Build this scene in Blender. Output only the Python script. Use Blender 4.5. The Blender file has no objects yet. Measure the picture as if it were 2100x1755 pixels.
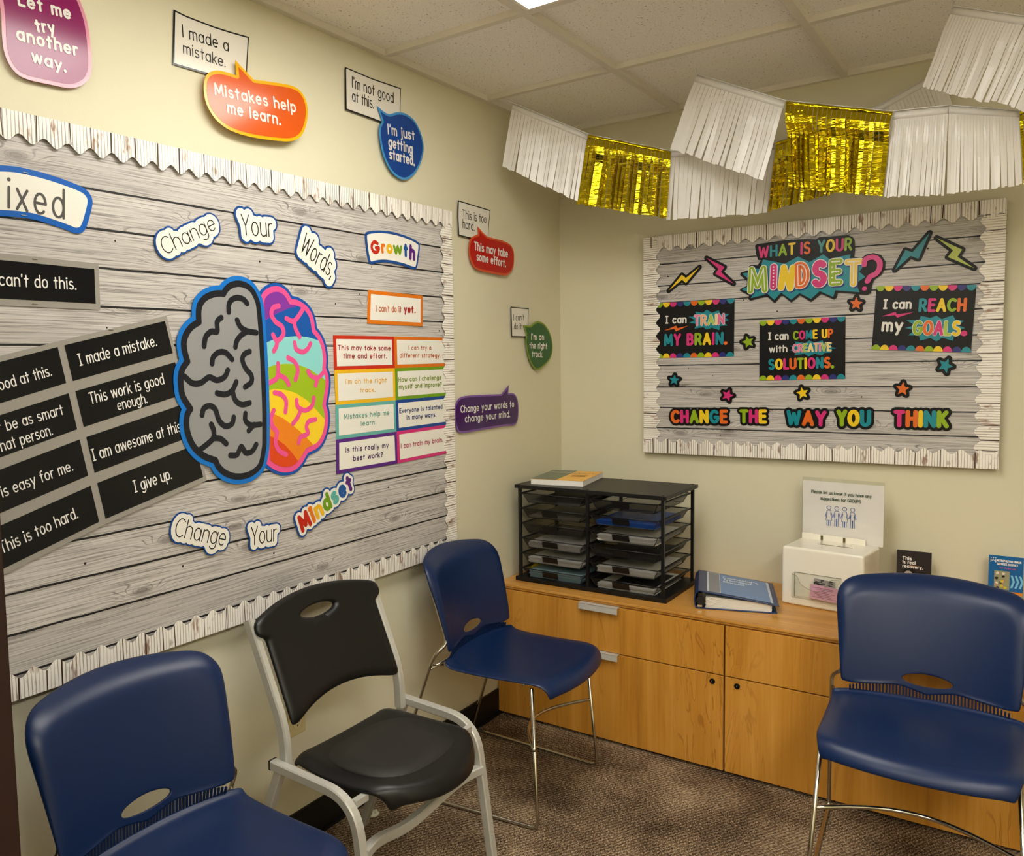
import bpy, bmesh, math, random
import numpy as np
from mathutils import Vector, Matrix
random.seed(11)
sc = bpy.context.scene
COL = sc.collection
PI = math.pi
R = math.radians

# ---------------------------------------------------------------- camera
CAM = Vector((1.7453, -3.3803, 1.4207))
YAW, PITCH, ROLL, FPX, PPX = 0.6449, -0.0779, -0.0216, 1715.04, -189.59
_cy, _sy, _cp, _sp, _cr, _sr = math.cos(YAW), math.sin(YAW), math.cos(PITCH), math.sin(PITCH), math.cos(ROLL), math.sin(ROLL)
FW = Vector((-_sy * _cp, _cy * _cp, _sp))
_rt = Vector((_cy, _sy, 0))
_up = _rt.cross(FW)
RT = _rt * _cr + _up * _sr
UP = -_rt * _sr + _up * _cr
cd = bpy.data.cameras.new('camera')
cam = bpy.data.objects.new('camera', cd)
COL.objects.link(cam)
M = Matrix((RT, UP, -FW)).transposed().to_4x4()
M.translation = CAM
cam.matrix_world = M
cd.sensor_fit = 'HORIZONTAL'
cd.sensor_width = 36.0
cd.lens = FPX / 2100 * 36
cd.shift_x = -PPX / 2100
cd.clip_start = 0.02
sc.camera = cam

# ---------------------------------------------------------------- world, exposure, lamps
w = bpy.data.worlds.new('world')
sc.world = w
w.use_nodes = True
w.node_tree.nodes['Background'].inputs[0].default_value = (0.9, 0.85, 0.75, 1)
w.node_tree.nodes['Background'].inputs[1].default_value = 0.15
sc.view_settings.view_transform = 'Standard'
sc.view_settings.look = 'None'
sc.view_settings.exposure = 0.06
sc.view_settings.gamma = 1.0
sc.view_settings.use_curve_mapping = False
sc.cycles.max_bounces = 10
sc.cycles.diffuse_bounces = 6
sc.cycles.glossy_bounces = 5
sc.cycles.transparent_max_bounces = 16
sc.cycles.use_denoising = True
sc.cycles.caustics_reflective = False
sc.cycles.caustics_refractive = False
LAMP_COLOR = (1.0, 0.962, 0.885)
LAMP_STRENGTH = 13.0          # troffer over the left wall
LAMP_STRENGTH_FAR = 21.0     # troffer nearer the front wall and the two added fill lamps

# ---------------------------------------------------------------- helpers
ORG = {}


def tag(o, label=None, cat=None, group=None, kind=None):
    if label: o['label'] = label
    if cat: o['category'] = cat
    if group: o['group'] = group
    if kind: o['kind'] = kind
    return o


def thing(name, label, cat, loc=(0, 0, 0), rz=0.0, group=None, keep=True):
    """Empty at a thing's base; with keep the parts are given in room coordinates"""
    o = bpy.data.objects.new(name, None)
    o.empty_display_size = 0.05
    COL.objects.link(o)
    o.location = loc
    o.rotation_euler = (0, 0, rz)
    ORG[o.name] = Vector(loc) if keep else Vector((0, 0, 0))
    return tag(o, label, cat, group)


class MB:
    """collects shapes and links them as one mesh object"""
    def __init__(s):
        s.v = []; s.f = []; s.m = []; s.uv = {}; s.sm = []
        s.mi = 0; s.smooth = False

    def add(s, verts, faces, uvs=None):
        b = len(s.v)
        s.v += [tuple(p) for p in verts]
        for k, f in enumerate(faces):
            if uvs: s.uv[len(s.f)] = uvs[k]
            s.f.append(tuple(b + i for i in f)); s.m.append(s.mi); s.sm.append(s.smooth)

    def box(s, c, d, rz=0.0, mat=None):
        c = Vector(c); hx, hy, hz = d[0] / 2, d[1] / 2, d[2] / 2
        P = [Vector((x * hx, y * hy, z * hz)) for z in (-1, 1) for y in (-1, 1) for x in (-1, 1)]
        if mat is not None: P = [mat @ p for p in P]
        elif rz:
            q = Matrix.Rotation(rz, 3, 'Z'); P = [q @ p for p in P]
        s.add([p + c for p in P], [(0, 2, 3, 1), (4, 5, 7, 6), (0, 1, 5, 4), (1, 3, 7, 5), (3, 2, 6, 7), (2, 0, 4, 6)])

    def bar(s, a, b, wx, wy, up=(0, 0, 1)):
        a = Vector(a); b = Vector(b); d = (b - a); L = d.length; d.normalize()
        x = d.cross(Vector(up))
        if x.length < 1e-5: x = d.cross(Vector((1, 0, 0)))
        x.normalize(); y = x.cross(d)
        s.box((a + b) / 2, (wx, wy, L), mat=Matrix((x, y, d)).transposed())

    def tube(s, path, r, n=10, closed=False, prof=None, cap=True, up=None):
        P = [Vector(p) for p in path]
        N = len(P)
        T = []
        for i in range(N):
            a = P[(i - 1) % N] if (closed or i > 0) else P[i]
            b = P[(i + 1) % N] if (closed or i < N - 1) else P[i]
            T.append((b - a).normalized())
        u = Vector(up) if up else (Vector((0, 0, 1)) if abs(T[0].z) < .9 else Vector((1, 0, 0)))
        x = (u - T[0] * u.dot(T[0])).normalized()
        pr = prof or [(math.cos(2 * PI * k / n) * r, math.sin(2 * PI * k / n) * r) for k in range(n)]
        n = len(pr)
        V = []
        for i in range(N):
            x = (x - T[i] * x.dot(T[i])).normalized()
            y = T[i].cross(x)
            V += [P[i] + x * a + y * b for a, b in pr]
        F = []
        for i in range(N if closed else N - 1):
            j = (i + 1) % N
            for k in range(n):
                F.append((i * n + k, i * n + (k + 1) % n, j * n + (k + 1) % n, j * n + k))
        if cap and not closed:
            F.append(tuple(range(n))[::-1]); F.append(tuple((N - 1) * n + k for k in range(n)))
        sm = s.smooth; s.smooth = prof is None
        s.add(V, F); s.smooth = sm

    def lathe(s, prof, c=(0, 0, 0), n=20, mat=None):
        c = Vector(c); V = []; F = []
        m = len(prof)
        for k in range(n):
            a = 2 * PI * k / n
            for r, z in prof:
                p = Vector((r * math.cos(a), r * math.sin(a), z))
                V.append((mat @ p if mat else p) + c)
        for k in range(n):
            for i in range(m - 1):
                F.append((k * m + i, ((k + 1) % n) * m + i, ((k + 1) % n) * m + i + 1, k * m + i + 1))
        F.append(tuple(k * m for k in range(n))[::-1]); F.append(tuple(k * m + m - 1 for k in range(n)))
        s.add(V, F)

    def build(s, name, mat, parent=None, bevel=0, seg=2, solid=0, off=0, subd=0, auto=None):
        me = bpy.data.meshes.new(name)
        o0 = ORG.get(parent.name, Vector((0, 0, 0))) if parent else Vector((0, 0, 0))
        me.from_pydata([tuple(Vector(p) - o0) for p in s.v], [], s.f)
        mats = mat if isinstance(mat, (list, tuple)) else [mat]
        for q in mats: me.materials.append(q)
        me.polygons.foreach_set('material_index', s.m)
        me.polygons.foreach_set('use_smooth', s.sm)
        if s.uv:
            l = me.uv_layers.new(name='UVMap')
            for fi, u in s.uv.items():
                p = me.polygons[fi]
                for k, li in enumerate(p.loop_indices): l.data[li].uv = u[k]
        me.update()
        o = bpy.data.objects.new(name, me)
        COL.objects.link(o)
        if parent:
            o.parent = parent
            ORG[o.name] = o0
        if solid:
            q = o.modifiers.new('solid', 'SOLIDIFY'); q.thickness = solid; q.offset = off
        if bevel:
            q = o.modifiers.new('bevel', 'BEVEL'); q.width = bevel; q.segments = seg; q.limit_method = 'ANGLE'; q.angle_limit = R(40)
            q.harden_normals = False
        if subd:
            q = o.modifiers.new('sub', 'SUBSURF'); q.levels = subd; q.render_levels = subd
        return o


def fillet(P, rad, n=5):
    """polyline with rounded corners"""
    P = [Vector(p) for p in P]; out = [P[0]]
    for i in range(1, len(P) - 1):
        a, b, c = P[i - 1], P[i], P[i + 1]
        d1 = (a - b); d2 = (c - b)
        t = min(rad, d1.length * .48, d2.length * .48)
        p = b + d1.normalized() * t; q = b + d2.normalized() * t
        for k in range(n + 1):
            u = k / n
            out.append(p * (1 - u) ** 2 + b * 2 * u * (1 - u) + q * u * u)
    out.append(P[-1])
    return out


def dup(root, label, loc, rz, group=None):
    """copy of a thing with copies of its parts and sub-parts"""
    r = root.copy(); COL.objects.link(r); r.location = loc; r.rotation_euler = (0, 0, rz); r['label'] = label
    if group: r['group'] = group
    for ch in list(root.children):
        c = ch.copy(); COL.objects.link(c); c.parent = r
        for g in list(ch.children):
            d = g.copy(); COL.objects.link(d); d.parent = c
    return r

# ---------------------------------------------------------------- materials
def lin(c):
    return tuple(((x / 255) / 12.92 if x / 255 <= .04045 else ((x / 255 + .055) / 1.055) ** 2.4) for x in c)

_MC = {}


def pm(name, c, rough=.5, metal=0.0, spec=.5, coat=0.0, bump=0.0, bscale=200, trans=0.0, alpha=1.0, ior=1.45, emit=0.0, sss=0.0):
    if name in _MC: return _MC[name]
    m = bpy.data.materials.new(name); m.use_nodes = True
    n = m.node_tree.nodes; l = m.node_tree.links; b = n['Principled BSDF']
    b.inputs['Base Color'].default_value = (*lin(c), 1)
    b.inputs['Roughness'].default_value = rough
    b.inputs['Metallic'].default_value = metal
    b.inputs['Specular IOR Level'].default_value = spec
    b.inputs['Coat Weight'].default_value = coat
    b.inputs['Coat Roughness'].default_value = .1
    b.inputs['IOR'].default_value = ior
    b.inputs['Transmission Weight'].default_value = trans
    b.inputs['Alpha'].default_value = alpha
    if emit:
        b.inputs['Emission Color'].default_value = (*LAMP_COLOR, 1); b.inputs['Emission Strength'].default_value = emit
    if bump:
        t = n.new('ShaderNodeTexCoord'); z = n.new('ShaderNodeTexNoise'); z.inputs['Scale'].default_value = bscale; z.inputs['Detail'].default_value = 3
        q = n.new('ShaderNodeBump'); q.inputs['Strength'].default_value = bump; q.inputs['Distance'].default_value = .002
        l.new(t.outputs['Object'], z.inputs['Vector']); l.new(z.outputs['Fac'], q.inputs['Height']); l.new(q.outputs['Normal'], b.inputs['Normal'])
    _MC[name] = m
    return m


class NT:
    """small node-graph builder"""
    def __init__(s, name):
        s.m = bpy.data.materials.new(name); s.m.use_nodes = True
        s.n = s.m.node_tree.nodes; s.l = s.m.node_tree.links; s.b = s.n['Principled BSDF']

    def new(s, t, **k):
        o = s.n.new('ShaderNode' + t)
        for a, v in k.items(): setattr(o, a, v)
        return o

    def put(s, sock, v):
        if hasattr(v, 'is_output') or isinstance(v, bpy.types.NodeSocket): s.l.new(v, sock)
        else: sock.default_value = v

    def tc(s, which='Object'): return s.new('TexCoord').outputs[which]

    def map(s, v, scale=(1, 1, 1), loc=(0, 0, 0), rot=(0, 0, 0)):
        o = s.new('Mapping'); s.put(o.inputs['Vector'], v)
        o.inputs['Scale'].default_value = scale; o.inputs['Location'].default_value = loc; o.inputs['Rotation'].default_value = rot
        return o.outputs[0]

    def noise(s, v, scale, detail=4, rough=.55, dist=0.0, out='Fac'):
        o = s.new('TexNoise'); s.put(o.inputs['Vector'], v)
        o.inputs['Scale'].default_value = scale; o.inputs['Detail'].default_value = detail
        o.inputs['Roughness'].default_value = rough; o.inputs['Distortion'].default_value = dist
        return o.outputs[out]

    def math(s, op, a, b=0.0, c=0.0, clamp=False):
        o = s.new('Math', operation=op, use_clamp=clamp)
        s.put(o.inputs[0], a); s.put(o.inputs[1], b); s.put(o.inputs[2], c)
        return o.outputs[0]

    def ramp(s, v, stops, interp='LINEAR'):
        o = s.new('ValToRGB'); s.put(o.inputs[0], v); e = o.color_ramp.elements; o.color_ramp.interpolation = interp
        while len(e) < len(stops): e.new(.5)
        for i, (p, c) in enumerate(stops):
            e[i].position = p
            e[i].color = (*lin(c), 1) if not isinstance(c, float) else (c, c, c, 1)
        return o.outputs[0]

    def mix(s, f, a, b, mode='MIX'):
        o = s.new('Mix', data_type='RGBA', blend_type=mode)
        s.put(o.inputs[0], f)
        s.put(o.inputs[6], a if not isinstance(a, tuple) else (*a[:3], 1)); s.put(o.inputs[7], b if not isinstance(b, tuple) else (*b[:3], 1))
        return o.outputs[2]

    def bump(s, h, strength=.3, dist=.002):
        o = s.new('Bump'); s.put(o.inputs['Height'], h); o.inputs['Strength'].default_value = strength; o.inputs['Distance'].default_value = dist
        s.l.new(o.outputs[0], s.b.inputs['Normal'])

    def out(s, color, rough=.5, spec=.5, metal=0.0):
        s.put(s.b.inputs['Base Color'], color); s.put(s.b.inputs['Roughness'], rough)
        s.b.inputs['Specular IOR Level'].default_value = spec; s.b.inputs['Metallic'].default_value = metal
        return s.m


def mat_wall():
    t = NT('wall_paint'); v = t.tc()
    n = t.noise(v, 220, 3); n2 = t.noise(v, 1.3, 2)
    c = t.ramp(n2, [(.3, (211, 206, 179)), (.7, (216, 211, 185))])
    t.bump(n, .12, .002)
    return t.out(c, .62, .3)


def mat_ceiling():
    t = NT('ceiling_tile'); v = t.tc()
    a = t.noise(t.map(v, (1, 1, 1)), 150, 2, .5, .6)
    b = t.noise(t.map(v, (1, 1, 1), (3, 1, 0)), 260, 2)
    h = t.math('ADD', t.ramp(a, [(.31, 0.0), (.36, 1.0)]), t.math('MULTIPLY', b, .3))
    c = t.mix(t.ramp(a, [(.30, 0.0), (.355, 1.0)]), lin((176, 170, 162)), t.ramp(b, [(.3, (240, 237, 233)), (.7, (252, 250, 247))]))
    t.bump(h, .35, .003)
    return t.out(c, .9, .1)


def mat_carpet():
    t = NT('carpet_tiles'); v = t.tc()
    ch = t.new('TexChecker'); t.put(ch.inputs['Vector'], t.map(v, (1, 1, 1), (.13, .2, 0))); ch.inputs['Scale'].default_value = 1 / .61
    patch = t.noise(t.map(v, (1, 1, 1)), 4.5, 3, .6)
    s1 = t.noise(t.map(v, (130, 260, 1), rot=(0, 0, .5)), 1.0, 2, .6)
    s2 = t.noise(t.map(v, (260, 130, 1), rot=(0, 0, .5)), 1.0, 2, .6)
    s = t.mix(ch.outputs['Fac'], s1, s2)
    wv = t.new('TexWave'); t.put(wv.inputs['Vector'], t.map(v, (1, 1, 1), rot=(0, 0, .5))); wv.inputs['Scale'].default_value = 26; wv.inputs['Distortion'].default_value = 4; wv.inputs['Detail'].default_value = 3; wv.inputs['Detail Scale'].default_value = 3
    rib = t.math('MULTIPLY', wv.outputs['Fac'], .22)
    k = t.math('ADD', t.math('MULTIPLY', t.math('SUBTRACT', s, .5), 1.55), t.math('ADD', rib, t.math('MULTIPLY', patch, .75)))
    c = t.ramp(k, [(.14, (34, 26, 19)), (.36, (84, 68, 52)), (.56, (126, 106, 84)), (.82, (188, 168, 138))])
    t.bump(s, .6, .006)
    return t.out(c, .95, .1)


def mat_wood(name, along='Z', base=((162, 106, 34), (192, 134, 50), (212, 156, 74))):
    t = NT(name); v = t.tc()
    sc_ = {'Z': (9, 9, .75), 'X': (.75, 9, 9)}[along]
    sc2 = {'Z': (95, 95, 3.0), 'X': (3.0, 95, 95)}[along]
    w0 = t.noise(t.map(v, sc_), 1.0, 4, .55, 1.2)
    f = t.noise(t.map(v, sc2), 1.0, 3, .6, .3)
    k = t.math('ADD', t.math('MULTIPLY', w0, .75), t.math('MULTIPLY', f, .3))
    c = t.ramp(k, [(.3, base[0]), (.52, base[1]), (.78, base[2])])
    ring = t.math('SINE', t.math('MULTIPLY', w0, 62.0))
    ln = t.math('MULTIPLY', t.ramp(ring, [(.0, 0.0), (.86, 0.0), (1.0, 1.0)]), t.ramp(t.noise(t.map(v, sc_, (4, 2, 7)), .7, 2), [(.5, 0.0), (.62, .5)]))
    c = t.mix(ln, c, lin((120, 68, 20)))
    return t.out(c, .32, .45)


def mat_plank():
    """printed grey-white weathered plank paper; UV in metres, u along the plank"""
    t = NT('printed_plank_paper'); v = t.tc('UV')
    vo = t.new('TexVoronoi', voronoi_dimensions='2D'); t.put(vo.inputs['Vector'], t.map(v, (2.3, 7.5, 1))); vo.inputs['Scale'].default_value = 1; vo.inputs['Randomness'].default_value = 1.0
    d = vo.outputs['Distance']
    near = t.ramp(d, [(.02, 1.0), (.26, 0.0)])
    wob = t.noise(t.map(v, (2.2, 16, 1)), 1.0, 3, .5)
    g1 = t.noise(t.map(v, (5, 330, 1)), 1.0, 5, .62, .2)
    sep = t.new('SeparateXYZ'); t.put(sep.inputs[0], v)
    sw = t.math('MULTIPLY', t.math('MULTIPLY', near, near), 30.0)
    ph = t.math('ADD', t.math('MULTIPLY', sep.outputs[1], 640.0), t.math('ADD', t.math('MULTIPLY', wob, 26.0), sw))
    line = t.math('SINE', ph)
    patchy = t.math('MAXIMUM', t.ramp(t.noise(t.map(v, (2.2, 22, 1), (5, 3, 0)), 1.0, 3), [(.46, 0.0), (.60, .7)]), t.ramp(d, [(.20, .85), (.34, 0.0)]))
    grain = t.math('MULTIPLY', t.ramp(line, [(0.0, 0.0), (.70, 0.0), (1.0, 1.0)]), t.math('MULTIPLY', patchy, t.ramp(t.noise(t.map(v, (22, 60, 1), (1, 4, 0)), 1.0, 2), [(.34, .25), (.6, 1.0)])))
    c = t.ramp(g1, [(.30, (96, 91, 88)), (.40, (154, 149, 145)), (.51, (194, 190, 186)), (.8, (220, 217, 213))])
    c = t.mix(t.math('MULTIPLY', grain, .85), c, lin((70, 65, 63)))
    core = t.ramp(d, [(.0, 1.0), (.045, .7), (.085, 0.0)])
    c = t.mix(t.math('MULTIPLY', core, .7), c, lin((92, 86, 82)))
    shade = t.noise(t.map(v, (1.2, 9, 1), (9, 2, 0)), 1.0, 2)
    c = t.mix(t.ramp(shade, [(.4, 0.0), (.7, .42)]), c, lin((150, 145, 141)))
    return t.out(c, .34, .4)


def mat_trim():
    """printed whitewashed corrugated border; UV in metres, u along the strip"""
    t = NT('printed_border_paper'); v = t.tc('UV')
    sep = t.new('SeparateXYZ'); t.put(sep.inputs[0], v)
    n = t.noise(t.map(v, (40, 8, 1)), 1.0, 3)
    sn = t.math('SINE', t.math('ADD', t.math('MULTIPLY', sep.outputs[0], 2 * PI / .0085), t.math('MULTIPLY', n, 4.5)))
    amp = t.ramp(t.noise(t.map(v, (14, 5, 1), (2, 7, 0)), 1.0, 2), [(.35, .35), (.55, 1.0)])
    f = t.math('MULTIPLY', t.ramp(sn, [(.0, 0.0), (.4, 0.0), (1.0, 1.0)]), amp)
    c = t.mix(f, lin((240, 236, 228)), lin((146, 137, 127)))
    st = t.math('MULTIPLY', t.ramp(t.noise(t.map(v, (26, 12, 1), (7, 1, 0)), 1.0, 3), [(.58, 0.0), (.64, 1.0)]), t.ramp(t.noise(t.map(v, (160, 18, 1)), 1.0, 2), [(.42, 0.0), (.6, 1.0)]))
    c = t.mix(t.math('MULTIPLY', st, .8), c, lin((122, 74, 34)))
    return t.out(c, .45, .3)


def mat_foil():
    t = NT('gold_foil'); v = t.tc()
    n = t.noise(t.map(v, (14, 14, 60)), 1.0, 2, .5, .8)
    t.bump(n, .55, .012)
    return t.out((*lin((214, 194, 28)), 1), .14, .5, 1.0)


def mat_vinyl():
    t = NT('white_vinyl_fringe'); v = t.tc()
    n = t.noise(t.map(v, (18, 18, 10)), 1.0, 2)
    t.bump(n, .10, .006)
    t.b.inputs['Transmission Weight'].default_value = 0.0
    m = t.out((*lin((244, 242, 240)), 1), .24, .5)
    o = t.n['Material Output']; tr = t.new('BsdfTranslucent'); tr.inputs[0].default_value = (*lin((232, 230, 226)), 1)
    mx = t.new('MixShader'); mx.inputs[0].default_value = .28
    t.l.new(t.b.outputs[0], mx.inputs[1]); t.l.new(tr.outputs[0], mx.inputs[2]); t.l.new(mx.outputs[0], o.inputs[0])
    return m


def mat_mesh():
    t = NT('black_wire_mesh')
    t.out((*lin((14, 14, 15)), 1), .45, .4)
    o = t.n['Material Output']; tr = t.new('BsdfTransparent'); mx = t.new('MixShader'); mx.inputs[0].default_value = .5
    t.l.new(t.b.outputs[0], mx.inputs[1]); t.l.new(tr.outputs[0], mx.inputs[2]); t.l.new(mx.outputs[0], o.inputs[0])
    return t.m


def mat_acrylic():
    t = NT('clear_acrylic')
    t.out((.98, .98, .97, 1), .03, .6)
    o = t.n['Material Output']; tr = t.new('BsdfTransparent'); tr.inputs[0].default_value = (.985, .99, .98, 1)
    lw = t.new('LayerWeight'); lw.inputs[0].default_value = .5
    fr = t.new('Math', operation='MULTIPLY_ADD'); fr.inputs[1].default_value = .35; fr.inputs[2].default_value = .03
    pw = t.new('Math', operation='POWER'); t.l.new(lw.outputs['Facing'], pw.inputs[0]); pw.inputs[1].default_value = 4.0
    t.l.new(pw.outputs[0], fr.inputs[0])
    gl = t.new('BsdfGlossy'); gl.inputs['Roughness'].default_value = .03
    mx = t.new('MixShader'); t.l.new(fr.outputs[0], mx.inputs[0])
    t.l.new(tr.outputs[0], mx.inputs[1]); t.l.new(gl.outputs[0], mx.inputs[2]); t.l.new(mx.outputs[0], o.inputs[0])
    return t.m


def ink(r, g, b, rough=.3):
    return pm('ink_%d_%d_%d_%d' % (r, g, b, int(rough * 100)), (r * .93, g * .93, b * .93), rough, spec=.5)

# ---------------------------------------------------------------- planes: point of the photo -> point of a real surface
class Plane:
    def __init__(s, O, ex, ey, n):
        s.O, s.ex, s.ey, s.n = Vector(O), Vector(ex).normalized(), Vector(ey).normalized(), Vector(n).normalized()

    def px(s, x, y, d=0.0):
        r = FW + RT * ((x - 1050 - PPX) / FPX) - UP * ((y - 877.5) / FPX)
        q = s.O + s.n * d
        t = (q - CAM).dot(s.n) / r.dot(s.n)
        p = CAM + r * t - s.O
        return (p.dot(s.ex), p.dot(s.ey))

    def w(s, u, v, d=0.0): return s.O + s.ex * u + s.ey * v + s.n * d


LW = Plane((0, 0, 0), (0, 1, 0), (0, 0, 1), (1, 0, 0))      # left wall
BW = Plane((0, 0, 0), (1, 0, 0), (0, 0, 1), (0, -1, 0))     # back wall
# ---------------------------------------------------------------- outlines: distance fields, contours, smooth curves
def seg_dist(P, poly, closed):
    X, Y = P; D = np.full(X.shape, 1e9)
    n = len(poly)
    for i in range(n if closed else max(1, n - 1)):
        a = poly[i]; b = poly[(i + 1) % n] if n > 1 else poly[i]
        dx, dy = b[0] - a[0], b[1] - a[1]; L = dx * dx + dy * dy
        t = np.clip(((X - a[0]) * dx + (Y - a[1]) * dy) / L, 0, 1) if L > 1e-14 else 0
        D = np.minimum(D, (X - a[0] - t * dx) ** 2 + (Y - a[1] - t * dy) ** 2)
    return np.sqrt(D)


def inside(P, poly):
    X, Y = P; I = np.zeros(X.shape, bool); n = len(poly)
    for i in range(n):
        (x1, y1), (x2, y2) = poly[i], poly[(i + 1) % n]
        if y1 == y2: continue
        c = ((y1 > Y) != (y2 > Y)) & (X < (x2 - x1) * (Y - y1) / (y2 - y1) + x1)
        I ^= c
    return I


def sdf_poly(P, poly): return np.where(inside(P, poly), 1, -1) * seg_dist(P, poly, True)


def grid(pts, pad, step):
    xs = [p[0] for p in pts]; ys = [p[1] for p in pts]
    gx = np.arange(min(xs) - pad - 2 * step, max(xs) + pad + 3 * step, step)
    gy = np.arange(min(ys) - pad - 2 * step, max(ys) + pad + 3 * step, step)
    return gx, gy, np.meshgrid(gx, gy)


def contour(F, gx, gy):
    """closed loops around F > 0"""
    ny, nx = F.shape; S = F > 0
    mixed = (S[:-1, :-1].astype(int) + S[:-1, 1:] + S[1:, :-1] + S[1:, 1:])
    js, is_ = np.where((mixed > 0) & (mixed < 4))
    nxt = {}; pt = {}

    def ep(k):
        if k in pt: return
        i, j, h = k
        i2, j2 = (i + 1, j) if h else (i, j + 1)
        a, b = F[j, i], F[j2, i2]; t = a / (a - b)
        pt[k] = (gx[i] + t * (gx[i2] - gx[i]), gy[j] + t * (gy[j2] - gy[j]))
    for j, i in zip(js.tolist(), is_.tolist()):
        c = (S[j, i], S[j, i + 1], S[j + 1, i + 1], S[j + 1, i])
        e = ((i, j, 1), (i + 1, j, 0), (i, j + 1, 1), (i, j, 0))
        ins = []; outs = []
        for k in range(4):
            a, b = c[k], c[(k + 1) % 4]
            if a and not b: outs.append(e[k])
            if b and not a: ins.append(e[k])
        # walk with the inside on the left: from an out edge to an in edge
        if len(outs) == 1: prs = [(outs[0], ins[0])]
        else: prs = [(e[k], e[(k + 1) % 4]) if e[k] in outs else (e[(k + 1) % 4], e[k]) for k in (0, 2)]
        for a, b in prs:
            ep(a); ep(b); nxt[a] = b
    loops = []
    while nxt:
        k0 = next(iter(nxt)); L = []; k = k0
        while k in nxt:
            L.append(pt[k]); k = nxt.pop(k)
        A = sum(L[i][0] * L[(i + 1) % len(L)][1] - L[(i + 1) % len(L)][0] * L[i][1] for i in range(len(L))) / 2
        if len(L) > 5: loops.append((A, L))
    if not loops: return []
    sg = 1 if max(loops, key=lambda q: abs(q[0]))[0] > 0 else -1
    return [simp(L) for A, L in loops if A * sg > 1e-6]


def simp(L, tol=.00012):
    out = []
    n = len(L)
    last = L[0]; out.append(last)
    i = 1
    while i < n:
        # drop points closer than tol to the chord of their neighbours
        a = out[-1]; b = L[i]; c = L[(i + 1) % n]
        dx, dy = c[0] - a[0], c[1] - a[1]; q = math.hypot(dx, dy)
        if q > 1e-9 and abs((b[0] - a[0]) * dy - (b[1] - a[1]) * dx) / q < tol and q < .012: pass
        else: out.append(b)
        i += 1
    return out


def fat(strokes, r, step=.0022):
    """outline of strokes thickened by r; strokes = [(pts, closed)]"""
    pts = [p for s, _ in strokes for p in s]
    gx, gy, P = grid(pts, r, step)
    D = np.full(P[0].shape, 1e9)
    for s, cl in strokes: D = np.minimum(D, seg_dist(P, s, cl == 1))
    return contour(r - D, gx, gy)


def grow(poly, r, step=.0022):
    gx, gy, P = grid(poly, max(r, 0), step)
    return contour(sdf_poly(P, poly) + r, gx, gy)


def crom(pts, n=6, closed=False):
    out = []; N = len(pts)
    for i in range(N if closed else N - 1):
        p = [pts[(i + k) % N] if closed else pts[min(max(i + k, 0), N - 1)] for k in (-1, 0, 1, 2)]
        for j in range(n):
            t = j / n
            out.append(tuple(.5 * (2 * p[1][a] + (p[2][a] - p[0][a]) * t + (2 * p[0][a] - 5 * p[1][a] + 4 * p[2][a] - p[3][a]) * t * t + (3 * p[1][a] - p[0][a] - 3 * p[2][a] + p[3][a]) * t ** 3) for a in (0, 1)))
    if not closed: out.append(tuple(pts[-1]))
    return out

# ---------------------------------------------------------------- lettering: rounded single-stroke alphabet
def E(cx, cy, rx, ry, a0, a1, n=14):
    return [(cx + rx * math.cos(R(a0 + (a1 - a0) * k / n)), cy + ry * math.sin(R(a0 + (a1 - a0) * k / n))) for k in range(n + 1)]


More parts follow.
